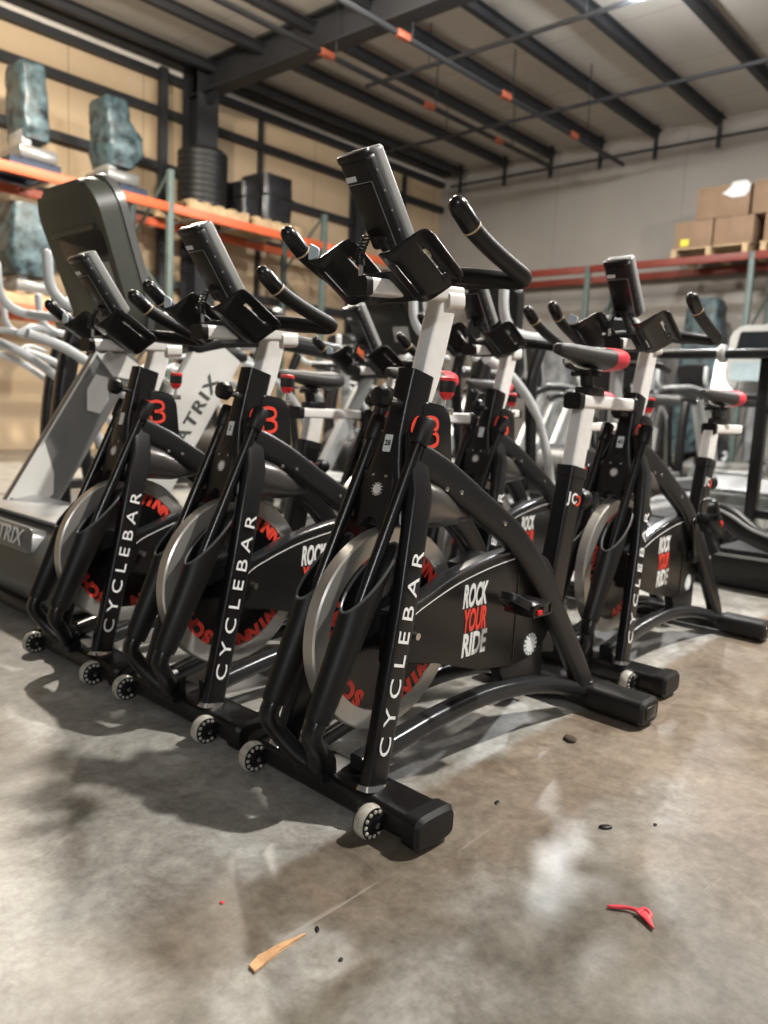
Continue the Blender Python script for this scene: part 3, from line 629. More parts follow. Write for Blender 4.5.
    # --- holders for the hand weights
    for s in (-1, 1):
        y = s*.064 if s < 0 else .072
        axis = V(.47, 0, 1).normalized()
        def bp(z): return V(-.005+.47*(z-.48), y, z)
        b = bmesh.new(); holder(b, bp, axis); hd_ = ob('bar_holder', b, 'rubber')
        b = bmesh.new(); lip(b, bp, axis); ob('holder_lip', b, 'lip', hd_)
        b = bmesh.new(); sweep(b, smooth_path([bp(.22), bp(.18), V(-.125, y*.9, .14), V(-.10, y*.55, .10), V(-.075, y*.2, .075)], 4), [.021]*17, [.019]*17, n=16, sq=2.6, cap='round'); ob('holder_neck', b, 'black')
        b = bmesh.new(); pl = V(.045, s*.098, .475); box(b, V(.062, s*.094, .470), (.040, .016, .085), rotm(axis.cross(Y_), Y_, axis), .006); ob('holder_clip', b, 'blackp')
    b = bmesh.new(); prism(b, round_poly([(-.05, -.0), (.05, -.0), (.042, .055), (.0, .075), (-.042, .055)], .01), V(-.088, 0, .055), Y_, Z_, X_, -.010, .03, .004); ob('holder_bracket', b, 'black')
    return st

def thing_child(name, par):
    o = bpy.data.objects.new(name, None); COL.objects.link(o); o.parent = par; o.empty_display_size = .05; return o
def ribbon(bm, pts, n, hw, th):
    """flat raised strip following pts on a face of normal n"""
    pts = [Vector(p) for p in pts]; n = Vector(n); A = []
    for i, p in enumerate(pts):
        t = (pts[min(i+1, len(pts)-1)]-pts[max(i-1, 0)]).normalized(); s = n.cross(t).normalized()
        A.append([bm.verts.new(p+s*hw*a+n*h) for a, h in ((-1, 0), (1, 0), (1, th), (-1, th))])
    for X, Y in zip(A, A[1:]):
        for j in range(4): bm.faces.new((X[j], X[(j+1) % 4], Y[(j+1) % 4], Y[j]))
    bm.faces.new(A[0][::-1]); bm.faces.new(A[-1])
def mouth_ring(bp, axis, rad, thick=0.0, n=28):
    """slanted mouth: low at the front, high at the back"""
    f = V(-1, 0, 0); f = (f-axis*f.dot(axis)).normalized(); s = V(0, 1, 0); out = []
    for k in range(n):
        a = 2*pi*k/n; w = cos(a)
        z = .482-.080*w; c = bp(z)
        out.append(c+f*rad*1.12*cos(a)+s*rad*sin(a))
    return out
def holder(b, bp, axis, n=28):
    f = V(-1, 0, 0); f = (f-axis*f.dot(axis)).normalized(); s = V(0, 1, 0)
    def ring(z, r): return [b.verts.new(bp(z)+f*r*1.12*cos(2*pi*k/n)+s*r*sin(2*pi*k/n)) for k in range(n)]
    R = [ring(.205, .0235), ring(.215, .0255), ring(.30, .029), ring(.38, .0325)]
    R.append([b.verts.new(p) for p in mouth_ring(bp, axis, .0355, n=n)])
    R.append([b.verts.new(p) for p in mouth_ring(bp, axis, .0315, n=n)])
    R += [ring(.40, .029), ring(.30, .024), ring(.24, .020)]
    for A, B in zip(R, R[1:]):
        for j in range(n): b.faces.new((A[j], A[(j+1) % n], B[(j+1) % n], B[j]))
    b.faces.new(R[0][::-1]); b.faces.new(R[-1])
def lip(b, bp, axis):
    sweep(b, mouth_ring(bp, axis, .0335), .0034, n=8, closed=True)

bike = thing('spin_bike', 'black spin bike nearest the camera, with number 28 on its head tube', 'exercise bike', (1.16, 1.128, 0), radians(-1.4), 'spin bikes')
sticker = spin_bike(bike)
def child_named(root, nm):
    for o in kids(root):
        if o.name.split('.')[0] == nm: return o
        r = child_named(o, nm)
        if r: return r
def set_number(root, s, fr, ax, c):
    st = child_named(root, 'number_sticker')
    t = text_bm(s, .017, c+fr*.0009, -Y_, ax, .0003, .0005); o = obj('sticker_number', t, M['gloss'], child_named(root, 'head_tube') and st, 0)
ax_ = V(.262, 0, 1).normalized(); fr_ = -(V(1, 0, 0)-ax_*ax_.x).normalized(); c_ = V(.178+.262*(.742-.905), 0, .742)+fr_*.0385

# hand weight bars (they lift out of the holders)
def weight_bar(name, loc_rz, y, label):
    t = thing(name, label, 'weighted bar', loc_rz[0], loc_rz[1], 'weighted bars in the bike holders')
    def bp(z): return V(-.005+.47*(z-.48), y, z)
    b = bmesh.new(); cyl(b, bp(.245), bp(.77), .0138, n=18); obj('shaft', b, M['gloss'], t)
    b = bmesh.new(); sweep(b, [bp(.752), bp(.757), bp(.802), bp(.806)], [.0185, .0205, .021, .0185], n=20); obj('end_cap', b, M['rubber'], t)
    return t
NEAR = 'weighted bar in the right holder of %s'
FAR = 'weighted bar in the left holder of %s'
names = ['the spin bike nearest the camera', 'the spin bike second in the front row', 'the spin bike farthest along the front row', 'the spin bike numbered 43',
         'the middle spin bike in the second row', 'the left-end spin bike of the second row']
bar_n = weight_bar('weighted_bar', (bike.location, bike.rotation_euler.z), -.064, NEAR % names[0])
bar_f = weight_bar('weighted_bar', (bike.location, bike.rotation_euler.z), .072, FAR % names[0])
spots = [((1.169, 1.692, 0), 0, 'black spin bike second from the camera in the front row'),
         ((1.157, 2.2245, 0), 0, 'black spin bike farthest from the camera in the front row, beside the grey treadmill hood'),
         ((2.325, 1.150, 0), 0, 'black spin bike with number 43, directly behind the nearest bike'),
         ((2.32, 1.70, 0), 0, 'black spin bike in the middle of the second row, right behind the nearest handlebar post'),
         ((2.31, 2.24, 0), 0, 'black spin bike at the left end of the second row, mostly hidden')]
bikes = [bike]
SEATP = ('seat_slide', 'saddle_clamp', 'saddle_rail', 'saddle', )
adj = [(-.005, 0), (-.080, .02), (-.105, .02), (-.012, .0), (-.026, 0), (-.105, 0)]
seat_adj = [(-.014, 0), (-.085, -.03), (-.095, -.03), (-.08, .035), (-.10, 0), (-.06, 0)]
for i, (loc, rz, lab) in enumerate(spots):
    c = copy_thing(bike, loc, rz, lab, 'spin bikes'); bikes.append(c)
    copy_thing(bar_n, loc, rz, NEAR % names[i+1], 'weighted bars in the bike holders'); copy_thing(bar_f, loc, rz, FAR % names[i+1], 'weighted bars in the bike holders')
# each bike has its own bar and seat heights
def short_post(o, low, zmin):
    me = o.data.copy(); o.data = me
    for v in me.vertices:
        if v.co.z > zmin: v.co.z += low
for i, bk in enumerate(bikes):
    dz, du = adj[i]
    h = child_named(bk, 'handlebar_assembly'); h.location = (du+dz*.27, 0, dz)
    p = child_named(bk, 'handlebar_post'); me = p.data.copy(); p.data = me
    for v in me.vertices:
        if v.co.z > 1.0: v.co.z += dz; v.co.x += dz*.27
    ds, su = seat_adj[i]
    for k in kids(bk):
        n0 = k.name.split('.')[0]
        if n0 in SEATP: k.location = (ds*.2+su, 0, ds)
        if n0 == 'seat_post' and ds:
            me = k.data.copy(); k.data = me
            for v in me.vertices:
                if v.co.z > .75: v.co.z += ds; v.co.x += ds*.2
for k, s in ((0, '28'), (1, '2'), (3, '43')):
    set_number(bikes[k], s, fr_, ax_, c_)
# second bike's console stands a little more upright
t = child_named(bikes[2], 'saddle_tail'); t.data = t.data.copy(); t.data.materials[0] = M['saddle']
if 'label' in t: del t['label']
# the bike behind the nearest one has its crank turned down
def turn_crank(bk, ang):
    cs = child_named(bk, 'crank_set'); R = Matrix.Rotation(ang, 3, 'Y'); c = V(.575, 0, .335)
    cs.rotation_euler = (0, ang, 0); cs.location = c-R@c
turn_crank(bikes[1], radians(70)); turn_crank(bikes[3], radians(41)); turn_crank(bikes[2], radians(30)); turn_crank(bikes[4], radians(140))
#BG#
# ------------------------------------------------------------------ gym machines behind the bikes
def part(name, bm, m, par, smooth=35, label=None): return obj(name, bm, M[m], par, smooth, label)
def treadmill(root, hood='tmgrey', panel='silver', slab=False, name=False, facing_logo=False):
    """front (motor hood) at local x = 0, running deck towards +x"""
    b = bmesh.new(); pr = round_poly([(.02, .05), (-.03, .12), (-.01, .22), (.10, .325), (.30, .35), (.62, .25), (.64, .06)], [.02, .05, .08, .09, .08, .03, .02], 6)
    prism(b, pr, (0, 0, 0), X_, Z_, Y_, -.425, .425, .035); h = part('motor_hood', b, hood, root)
    b = bmesh.new(); prism(b, round_poly([(.115, .325), (.30, .352), (.60, .262), (.60, .285), (.30, .375), (.10, .345)], .008), (0, 0, 0), X_, Z_, Y_, -.36, .36, .006); part('hood_lid', b, 'silver' if slab else panel, h)
    b = bmesh.new(); box(b, (.30, 0, .055), (.66, .80, .05), bev=.015); part('base_frame', b, 'blackp', root)
    if facing_logo:
        b = bmesh.new(); d = V(.11, 0, .105).normalized(); R = rotm(-Y_, d, (-Y_).cross(d)); c = V(.035, 0, .262)+(-Y_).cross(d)*.012
        prism(b, round_poly([(-.27, -.035), (.27, -.035), (.23, .055), (-.23, .055)], .03), c, -Y_, V(0, 0, 1)*.97+V(.25, 0, 0), V(-.97, 0, .25), -.06, .010, .004); pl = part('logo_plate', b, 'tmpanel', h)
        t = text_bm('MATRIX', .085, c+V(-.97, 0, .25)*.0115+V(0, 0, .012), -Y_, V(.25, 0, .97), .001, .001, 1.15); obj('lettering', t, M['white'], pl, 0, 'white lettering on the hood')
    b = bmesh.new(); box(b, (1.32, 0, .145), (1.38, .56, .035), bev=.012); part('running_belt', b, 'belt', root)
    b = bmesh.new(); box(b, (1.30, 0, .09), (1.36, .66, .07)); part('deck', b, 'blackp', root)
    for s in (-1, 1):
        b = bmesh.new(); box(b, (1.32, s*.355, .13), (1.42, .13, .10), bev=.02); part('side_rail', b, panel if not slab else 'tmgrey', root)
        b = bmesh.new(); box(b, (2.05, s*.355, .125), (.09, .135, .11), bev=.025); cyl(b, (2.02, s*.36, .0), (2.02, s*.36, .08), .025); part('rear_cap', b, 'blackp', root)
        y = s*.385; hw = .105 if slab else .055
        b = bmesh.new(); sweep(b, [(.27, y, .30), (.72, y, 1.03)], [.030, .026], [hw, hw], n=20, sq=7, side=(0, 1, 0))
        m = ('tmwhite' if s < 0 else 'tmpanel') if slab else panel
        u = part('upright', b, m, root, 35, ('white upright panel' if s < 0 else 'grey upright panel') if slab else None)
        if slab and s < 0:
            d = V(.45, 0, .73).normalized(); fc = V(-.85*.0, -1, 0); ez = V(0, -1, 0); ey = ez.cross(d)
            t = text_bm('MATRIX', .075, V(.578, y-.0295, .745), d, ey, .0008, .001, 1.25, 1.18); obj('lettering', t, M['tmgrey'], u, 0, 'dark lettering on the white panel')
        if slab and s > 0:
            d = V(.45, 0, .73).normalized(); pv = V(.73, 0, -.45).normalized(); o_ = V(.27, y-.031, .30)
            for ps in ([(.02, -.10), (.02, .02), (.12, .055), (.20, .01), (.30, -.10)], [(.52, -.005), (.60, -.055), (.68, -.055), (.70, 0), (.62, .055), (.54, .055)], [(.84, -.10), (.84, .10), (.76, .10), (.72, .02), (.76, -.10)]):
                b = bmesh.new(); prism(b, ps, o_, d, pv, V(0, -1, 0), -.002, .0025); part('white_patch', b, 'tmwhite', u, 0)
            b = bmesh.new(); prism(b, [(.0, -.107), (.0, -.098), (.85, -.098), (.85, -.107)], o_, d, pv, V(0, -1, 0), -.002, .003); part('edge_strip', b, 'tmwhite', u, 0)
        pts = smooth_path([(.60, y, 1.02), (.80, y, 1.065), (1.05, y, 1.075), (1.42, y, 1.05)], 5)
        b = bmesh.new(); sweep(b, pts, .032, .030, n=16, sq=3.2, side=(0, 1, 0), cap='round'); hr = part('handrail', b, 'blackp', root)
        b = bmesh.new(); sweep(b, smooth_path([(.82, y, 1.094), (1.05, y, 1.104), (1.38, y, 1.082)], 4), .034, .016, n=14, sq=3, side=(0, 1, 0), cap='round'); part('rail_pad', b, panel if not slab else 'tmpanel', hr)
    b = bmesh.new(); sweep(b, [(.70, -.40, 1.045), (.70, .40, 1.045)], .05, .028, n=16, sq=4, side=(1, 0, 0)); part('crossbar', b, 'blackp', root)
    # console: wide shell that tapers down, screen to the runner
    a = V(-.35, 0, .935); nb = V(-.935, 0, -.35); R = rotm(Y_, a, Y_.cross(a)); c = V(.42, .04, 1.345) if slab else V(.52, 0, 1.36)
    pl = round_poly([(-.16, -.29), (.16, -.29), (.25, -.18), (.27, .20), (.20, .275), (-.20, .275), (-.27, .20), (-.25, -.18)], .05, 5)
    if slab: pl = [(x*.90, y*1.10) for x, y in pl]
    b = bmesh.new(); prism(b, pl, c, Y_, a, nb, -.035, .055, .03); con = part('console', b, 'conback' if slab else 'blackp', root)
    b = bmesh.new(); prism(b, [(x*1.02, y*1.02) for x, y in pl], c, Y_, a, nb, -.062, -.03, .010); part('console_bezel', b, 'silver' if not slab else 'tmpanel', con)
    b = bmesh.new(); prism(b, round_poly([(-.21, -.02), (.21, -.02), (.20, .22), (-.20, .22)], .02), c, Y_, a, nb, -.066, -.06); part('screen', b, 'screen', con, 0)
    b = bmesh.new(); prism(b, round_poly([(-.19, -.22), (.19, -.22), (.22, -.05), (-.22, -.05)], .02), c, Y_, a, nb, -.066, -.06); part('key_panel', b, 'blueg', con, 0)
    b = bmesh.new(); prism(b, round_poly([(-.20, .02), (.14, .02), (.14, .115), (-.20, .115)], .02), c, Y_, a, nb, .05, .060, .003); part('back_port', b, 'blackp', con)
    b = bmesh.new(); sweep(b, [c+a*.13-Y_*.17+nb*.058, c+a*.13+Y_*.17+nb*.058], .010, .012, n=10, sq=3); part('back_ridge', b, 'conback' if slab else 'blackp', con)
    b = bmesh.new(); prism(b, round_poly([(-.19, -.10), (-.06, -.10), (-.06, .0), (-.19, .0)], .01), c, Y_, a, nb, .054, .0575); part('rating_label', b, 'silver', con, 0)
    b = bmesh.new(); sweep(b, [(.70, 0, 1.04), (.64, 0, 1.16)], .14, .035, n=16, sq=4, side=(0, 1, 0)); part('console_neck', b, 'conback' if slab else 'blackp', root)
def elliptical(root, frame='graph', shell='blackp', arm='silver'):
    b = bmesh.new(); box(b, (.85, 0, .07), (1.6, .10, .08), bev=.02); box(b, (.10, 0, .05), (.10, .62, .07), bev=.02); box(b, (1.62, 0, .05), (.10, .62, .07), bev=.02); part('base_frame', b, frame, root)
    b = bmesh.new(); lathe(b, [(.001, -.17), (.22, -.17), (.26, -.14), (.26, .14), (.22, .17), (.001, .17)], (1.28, 0, .37), (0, 1, 0), 40); part('drive_housing', b, shell, root)
    b = bmesh.new(); sweep(b, smooth_path([(.12, 0, .08), (.10, 0, .5), (.16, 0, 1.0), (.26, 0, 1.30)], 5), .055, .05, n=16, sq=3, side=(0, 1, 0)); part('mast', b, frame, root)
    a = V(-.3, 0, .95).normalized(); nb = V(-.95, 0, -.3).normalized()
    b = bmesh.new(); prism(b, round_poly([(-.15, -.15), (.15, -.15), (.20, .12), (.13, .17), (-.13, .17), (-.20, .12)], .03), V(.28, 0, 1.40), Y_, a, nb, -.03, .04, .012); co = part('console', b, shell, root)
    b = bmesh.new(); prism(b, round_poly([(-.15, -.02), (.15, -.02), (.13, .13), (-.13, .13)], .015), V(.28, 0, 1.40), Y_, a, nb, -.034, -.028); part('screen', b, 'screen', co, 0)
    for s in (-1, 1):
        ph = .10 if s < 0 else -.10
        y = s*.20
        b = bmesh.new(); lathe(b, [(.001, -.02), (.07, -.02), (.07, .02), (.001, .02)], (1.28, s*.19, .37), (0, 1, 0), 20); cyl(b, (1.28, s*.20, .37), (1.28+s*.14, s*.20, .37+s*.10), .028); cr = part('crank_arm', b, arm, root)
        b = bmesh.new(); sweep(b, smooth_path([(1.28+s*.14, y, .37+s*.10), (.90, y, .33), (.42, y, .30+ph)], 5), .030, .034, n=14, sq=3, side=(0, 1, 0)); pa = part('pedal_arm', b, frame, root)
        b = bmesh.new(); box(b, (.86, y, .385), (.34, .15, .045), bev=.015); part('foot_plate', b, 'rubber', pa)
        b = bmesh.new(); sweep(b, smooth_path([(.42, s*.24, .30+ph), (.36, s*.26, .62), (.30, s*.27, 1.0), (.36, s*.28, 1.20)], 6), .032, .036, n=14, side=(0, 1, 0)); la = part('swing_arm', b, frame, root)
        b = bmesh.new(); sweep(b, smooth_path([(.36, s*.28, 1.20), (.38, s*.29, 1.26), (.22, s*.30, 1.25), (.02, s*.31, 1.26), (-.08, s*.31, 1.34), (-.10, s*.31, 1.50)], 6), .026, n=14, cap='round'); hd_ = part('grip_handle', b, arm, la)
        b = bmesh.new(); sweep(b, smooth_path([(.02, s*.13, 1.12), (-.12, s*.22, 1.14), (-.22, s*.24, 1.10)], 5), .018, n=10, cap='round'); part('fixed_handle', b, arm, root)
        b = bmesh.new(); sweep(b, smooth_path([(-.20, s*.30, 1.10), (.05, s*.30, 1.02), (.35, s*.30, .80), (.55, s*.30, .42), (.60, s*.30, .08)], 7), .026, n=12); part('curved_guard', b, arm, root)
def upright_bike(root, frame='silver'):
    for x in (.05, 1.0):
        b = bmesh.new(); sweep(b, [(x, -.27, .05), (x, .27, .05)], .035, n=14, cap='round'); part('foot_bar', b, 'blackp', root)
    b = bmesh.new(); sweep(b, smooth_path([(.05, 0, .07), (.3, 0, .12), (.7, 0, .12), (1.0, 0, .07)], 5), .04, .03, n=14, sq=3, side=(0, 1, 0)); part('base_frame', b, frame, root)
    b = bmesh.new(); lathe(b, [(.001, -.06), (.20, -.06), (.23, -.04), (.23, .04), (.20, .06), (.001, .06)], (.42, 0, .38), (0, 1, 0), 36); part('drive_housing', b, 'blackp', root)
    b = bmesh.new(); sweep(b, smooth_path([(.30, 0, .5), (.22, 0, .8), (.20, 0, 1.10)], 4), .035, .04, n=14, side=(0, 1, 0)); part('handle_mast', b, frame, root)
    b = bmesh.new(); sweep(b, [(.62, 0, .14), (.74, 0, .78)], .03, .04, n=14, sq=4, side=(0, 1, 0)); part('seat_tube', b, frame, root)
    b = bmesh.new(); sweep(b, [(.72, 0, .70), (.77, 0, .92)], .02, .028, n=12, side=(0, 1, 0)); part('seat_post', b, 'chrome', root)
    b = bmesh.new(); sweep(b, [(.58, 0, .95), (.68, 0, .95), (.78, 0, .95), (.88, 0, .955), (.90, 0, .955)], [.02, .035, .09, .11, .08], [.02, .03, .035, .035, .02], n=18, sq=2.6, side=(0, 1, 0)); part('saddle', b, 'saddle', root)
    b = bmesh.new(); sweep(b, smooth_path([(.28, -.26, 1.10), (.10, -.26, 1.12), (.08, -.1, 1.12), (.08, .1, 1.12), (.10, .26, 1.12), (.28, .26, 1.10)], 5), .018, n=12, cap='round'); part('handlebar', b, 'rubber', root)
    b = bmesh.new(); box(b, (.18, 0, 1.19), (.05, .26, .20), Matrix.Rotation(radians(-25), 3, 'Y'), .02); co = part('console', b, 'blackp', root)
    b = bmesh.new(); box(b, (.206, 0, 1.19), (.004, .20, .12), Matrix.Rotation(radians(-25), 3, 'Y')); part('screen', b, 'blueg', co, 0)
    for s in (-1, 1):
        b = bmesh.new(); cyl(b, (.42, s*.06, .38), (.42+s*.12, s*.08, .38-s*.10), .016); box(b, (.42+s*.12, s*.14, .38-s*.10), (.10, .10, .03), bev=.008); part('crank_and_pedal', b, 'chrome', root)

ta = thing('treadmill', 'grey treadmill with a tall console and white side panel, left of the front bikes', 'treadmill', (1.20, 3.03, 0)); treadmill(ta, slab=True, facing_logo=True)
TG = 'treadmills in the background'
tb = thing('treadmill', 'silver treadmill just behind the hidden left bike of the second row', 'treadmill', (3.40, 3.53, 0), 0, TG); treadmill(tb)
for loc, rz, lab in (((5.55, 3.05, 0), 0, 'silver treadmill behind the saddle of the nearest bike'), ((5.55, 4.15, 0), 0, 'silver treadmill behind the middle bike of the second row'),
                     ((7.95, 4.3, 0), 0, 'silver treadmill close to the back wall, left of the console on the right'), ((7.95, 5.4, 0), 0, 'silver treadmill close to the back wall, farthest left'),
                     ((7.4, 2.1, 0), pi, 'treadmill with its lit console facing the camera, right of the numbered 43 bike'), ((9.9, 3.1, 0), pi, 'treadmill close to the back wall under the cardboard boxes'),
                     ((9.75, 1.6, 0), pi, 'treadmill at the right edge of the picture beyond the black frame')):
    copy_thing(tb, loc, rz, lab, TG)
EG = 'elliptical trainers in the background'
e1 = thing('elliptical_trainer', 'elliptical trainer with pale curved handles at the left edge of the picture', 'elliptical trainer', (1.95, 4.32, 0), 0, EG); elliptical(e1, 'graph', 'blackp', 'lite')
for loc, rz, lab in (((2.75, 6.2, 0), 0, 'elliptical trainer behind the tall grey treadmill console'), ((3.85, 5.05, 0), 0, 'elliptical trainer below the black boxes on the rack'),
                     ((4.7, 7.3, 0), 0, 'elliptical trainer nearest the orange rack'), ((5.75, 6.1, 0), 0, 'elliptical trainer beside the orange rack behind the front row of bikes'),
                     ((7.9, 6.7, 0), 0, 'elliptical trainer in the far corner of the room'), ((3.62, 2.70, 0), radians(0), 'elliptical trainer right behind the second row of bikes')):
    copy_thing(e1, loc, rz, lab, EG)
UG = 'silver stationary bikes'
for loc, lab in (((10.25, 2.35, 0), 'elliptical trainer at the back under the cardboard boxes, right of the middle'), ((10.2, 4.05, 0), 'elliptical trainer at the back wall left of the cardboard boxes'), ((10.2, 5.2, 0), 'elliptical trainer at the back wall under the middle of the red rack'), ((7.9, 7.6, 0), 'elliptical trainer farthest along the orange rack')):
    copy_thing(e1, loc, 0, lab, EG)
u1 = thing('stationary_bike', 'silver stationary bike behind the numbered 43 spin bike', 'exercise bike', (4.00, 2.05, 0), 0, UG); upright_bike(u1)
for loc, lab in (((8.35, 2.35, 0), 'silver stationary bike between two treadmills near the back wall'), ((6.1, 5.05, 0), 'silver stationary bike beyond the silver treadmills in the middle'), ((4.2, 4.42, 0), 'silver stationary bike beside the first silver treadmill')):
    copy_thing(u1, loc, 0, lab, UG)
# dark frame at the right
fr = thing('rack_frame', 'black square-tube frame standing at the right edge behind the rear bike saddle', 'rack', (4.95, 1.1, 0))
for x in (0, .55):
    for y in (-.45, .38):
        b = bmesh.new(); box(b, (x, y, .62), (.065, .065, 1.24), bev=.006); part('post', b, 'black', fr)
        b = bmesh.new(); box(b, (x, y, .012), (.12, .12, .02), bev=.004); part('foot_plate', b, 'black', fr)
for z in (.30, .92, 1.22):
    b = bmesh.new(); box(b, (0, -.035, z), (.05, .83, .05), bev=.006); part('crossbar', b, 'black', fr)
    b = bmesh.new(); box(b, (.55, -.035, z), (.05, .83, .05), bev=.006); part('crossbar', b, 'black', fr)
for y in (-.45, .38):
    b = bmesh.new(); box(b, (.275, y, 1.22), (.55, .05, .05), bev=.006); part('side_bar', b, 'black', fr)
b = bmesh.new(); sweep(b, [(-.06, -.95, 1.24), (-.06, 1.0, 1.24)], .03, n=12, cap='round'); part('top_bar', b, 'black', fr)
for y in (-.62, .62):
    b = bmesh.new(); lathe(b, [(.001, -.02), (.05, -.02), (.055, -.01), (.055, .01), (.05, .02), (.001, .02)], (-.06, y, 1.24), (0, 1, 0), 20); part('bar_collar', b, 'silver', fr)
# black machine with a boot shaped link at the right edge
st = thing('stair_machine', 'low black machine with a boot-shaped link arm behind the rear bike at the right edge', 'gym machine', (4.02, 1.06, 0))
b = bmesh.new(); box(b, (.10, -.25, .028), (.05, 1.5, .045), bev=.012); box(b, (.62, -.25, .028), (.05, 1.5, .045), bev=.012)
for y in (-.9, .42): box(b, (.36, y, .028), (.56, .05, .04), bev=.01)
part('base_rail', b, 'graph', st)
b = bmesh.new(); prism(b, round_poly([(.33, .04), (.33, .20), (-.95, .215), (-.95, .04)], .02), (0, 0, 0), Y_, Z_, X_, .06, .68, .015); part('body_shell', b, 'blackp', st)
b = bmesh.new(); box(b, (.054, -.31, .178), (.014, 1.26, .014), Matrix.Rotation(radians(-.7), 3, 'X')); part('trim_line', b, 'silver', st)
b = bmesh.new(); sweep(b, smooth_path([(.02, .50, .16), (.02, .40, .28), (.02, .33, .37), (.02, .25, .365), (.02, .14, .30), (.02, -.05, .25), (.02, -.35, .27), (.02, -.8, .36)], 6), .03, [.05]*12+[.055]*12+[.05]*19, n=16, sq=3, side=(1, 0, 0), cap='round'); la = part('link_arm', b, 'blackp', st)
b = bmesh.new(); sweep(b, smooth_path([(-.014, .30, .405), (-.014, .22, .375), (-.014, .10, .315), (-.014, -.1, .288), (-.014, -.4, .315)], 6), .006, .008, n=8, side=(1, 0, 0)); part('edge_strip', b, 'silver', la)
b = bmesh.new(); sweep(b, smooth_path([(.02, .30, .34), (.02, .34, .25), (.02, .30, .17)], 5), .026, .045, n=14, sq=3, side=(1, 0, 0)); part('pivot_strut', b, 'blackp', st)
b = bmesh.new()
lathe(b, [(.001, -.045), (.03, -.045), (.03, .045), (.001, .045)], (.02, .30, .35), (1, 0, 0), 18); part('pivot', b, 'graph', st)

# ------------------------------------------------------------------ pallet racking
def rack_upright(root, x, y0, y1, h, m, ax='y'):
    b = bmesh.new()
    P = (lambda a, z: (x, a, z)) if ax == 'y' else (lambda a, z: (a, x, z))
    for a in (y0, y1): box(b, P(a, h/2), (.08, .08, h), bev=.006)
    n = int(h/.9); 
    for k in range(n):
        z0, z1 = .25+k*.9, .25+k*.9+.8
        p, q = P(y0, z0), P(y1, z1)
        if k % 2: p, q = P(y1, z0), P(y0, z1)
        sweep(b, [p, q], .02, n=6); 
    for a in (y0, y1): box(b, P(a, .006), (.16, .14, .012))
    return part('upright_frame', b, m, root)
YF, YR = 9.40, 10.35
rk = thing('pallet_rack', 'tall pallet rack with orange beams along the tan wall', 'shelving', (0, 0, 0))
for x in (3.0, 5.98, 8.75, 11.5): rack_upright(rk, x, YF, YR, 3.75, 'green')
for x0, x1 in ((3.0, 5.98), (5.98, 8.75), (8.75, 11.5)):
    for z, hh in ((3.27, .115), (1.74, .115)):
        for y in (YF-.02, YR+.02):
            b = bmesh.new(); box(b, ((x0+x1)/2, y, z), (x1-x0-.085, .05, hh), bev=.006); part('beam', b, 'orange', rk)
for x in (3.7, 4.5, 5.3, 6.6, 7.3, 8.0, 9.4, 10.1, 10.8):
    b = bmesh.new(); box(b, (x, (YF+YR)/2, 3.30), (.05, YR-YF, .03)); part('pallet_support', b, 'silver', rk)
XF, XR = 12.15, 13.1
rb = thing('pallet_rack', 'pallet rack with dull red beams along the grey back wall', 'shelving', (0, 0, 0))
for y in (8.6, 6.6, 4.0, 1.6): rack_upright(rb, y, XF, XR, 3.3, 'green', 'x')
for y0, y1 in ((8.6, 6.6), (6.6, 4.0), (4.0, 1.6)):
    for z in (3.24,):
        for x in (XF-.02, XR+.02):
            b = bmesh.new(); box(b, (x, (y0+y1)/2, z), (.05, y0-y1-.085, .115), bev=.006); part('beam', b, 'rackred', rb)
def pallet(x, y, z, w, d, m, label, rz=0, group='wooden pallets on the racks'):
    t = thing('pallet', label, 'pallet', (x, y, z), rz, group)
    for k in range(5):
        b = bmesh.new(); box(b, (-w/2+.06+k*(w-.12)/4, 0, .127), (.11, d, .02)); part('deck_board', b, m, t, 0)
    for k in (-1, 0, 1):
        b = bmesh.new(); box(b, (0, k*(d/2-.05), .06), (w, .08, .112)); part('stringer', b, m, t, 0)
    return t
ZT = 3.33
pallet(4.30, 9.95, ZT, .60, .75, 'bluepal', 'blue pallet under the left teal wrapped machine')
pallet(5.42, 9.95, ZT, .66, .75, 'bluepal', 'blue pallet under the right teal wrapped machine')
pallet(6.80, 9.87, ZT, 1.0, .9, 'wood', 'wooden pallet under the black drum on the orange rack')
pallet(7.85, 9.87, ZT, .9, .9, 'wood', 'wooden pallet under the black wrapped boxes')
pallet(4.25, 9.87, 1.80, 1.0, .9, 'wood', 'wooden pallet on the lower orange shelf')
def lumpy(bm, secs, n=26, amp=.05, seed=1):
    rnd = random.Random(seed); rings = []
    for (x, y, z, w, d) in secs:
        ring = []
        for j in range(n):
            a = 2*pi*(j+.5)/n; ca, sa = cos(a), sin(a); k = 1+rnd.uniform(-amp, amp)
            ring.append(bm.verts.new((x+math.copysign(abs(ca)**.28, ca)*w*k, y+math.copysign(abs(sa)**.28, sa)*d*k, z)))
        rings.append(ring)
    for A, B in zip(rings, rings[1:]):
        for j in range(n): bm.faces.new((A[j], A[(j+1) % n], B[(j+1) % n], B[j]))
    bm.faces.new(rings[0][::-1]); bm.faces.new(rings[-1])
def wrapped(x, y, z, secs, label, m='wrap', foot='tmpanel', seed=1):
    t = thing('wrapped_machine', label, 'wrapped machine', (x, y, z), 0, 'wrapped machines on the racks')
    b = bmesh.new(); s2 = []
    for (p, q) in zip(secs, secs[1:]):
        for k in range(4): s2.append(tuple(a+(c-a)*k/4 for a, c in zip(p, q)))
    s2.append(secs[-1]); lumpy(b, s2, seed=seed, amp=.045); part('plastic_wrap', b, m, t, 60)
    b = bmesh.new(); box(b, (0, 0, .08), (.46, .60, .16), bev=.04); part('machine_foot', b, foot, t)
    b = bmesh.new(); box(b, (-.10, 0, .25), (.12, .40, .22), bev=.03); part('machine_neck', b, 'silver', t)
    return t
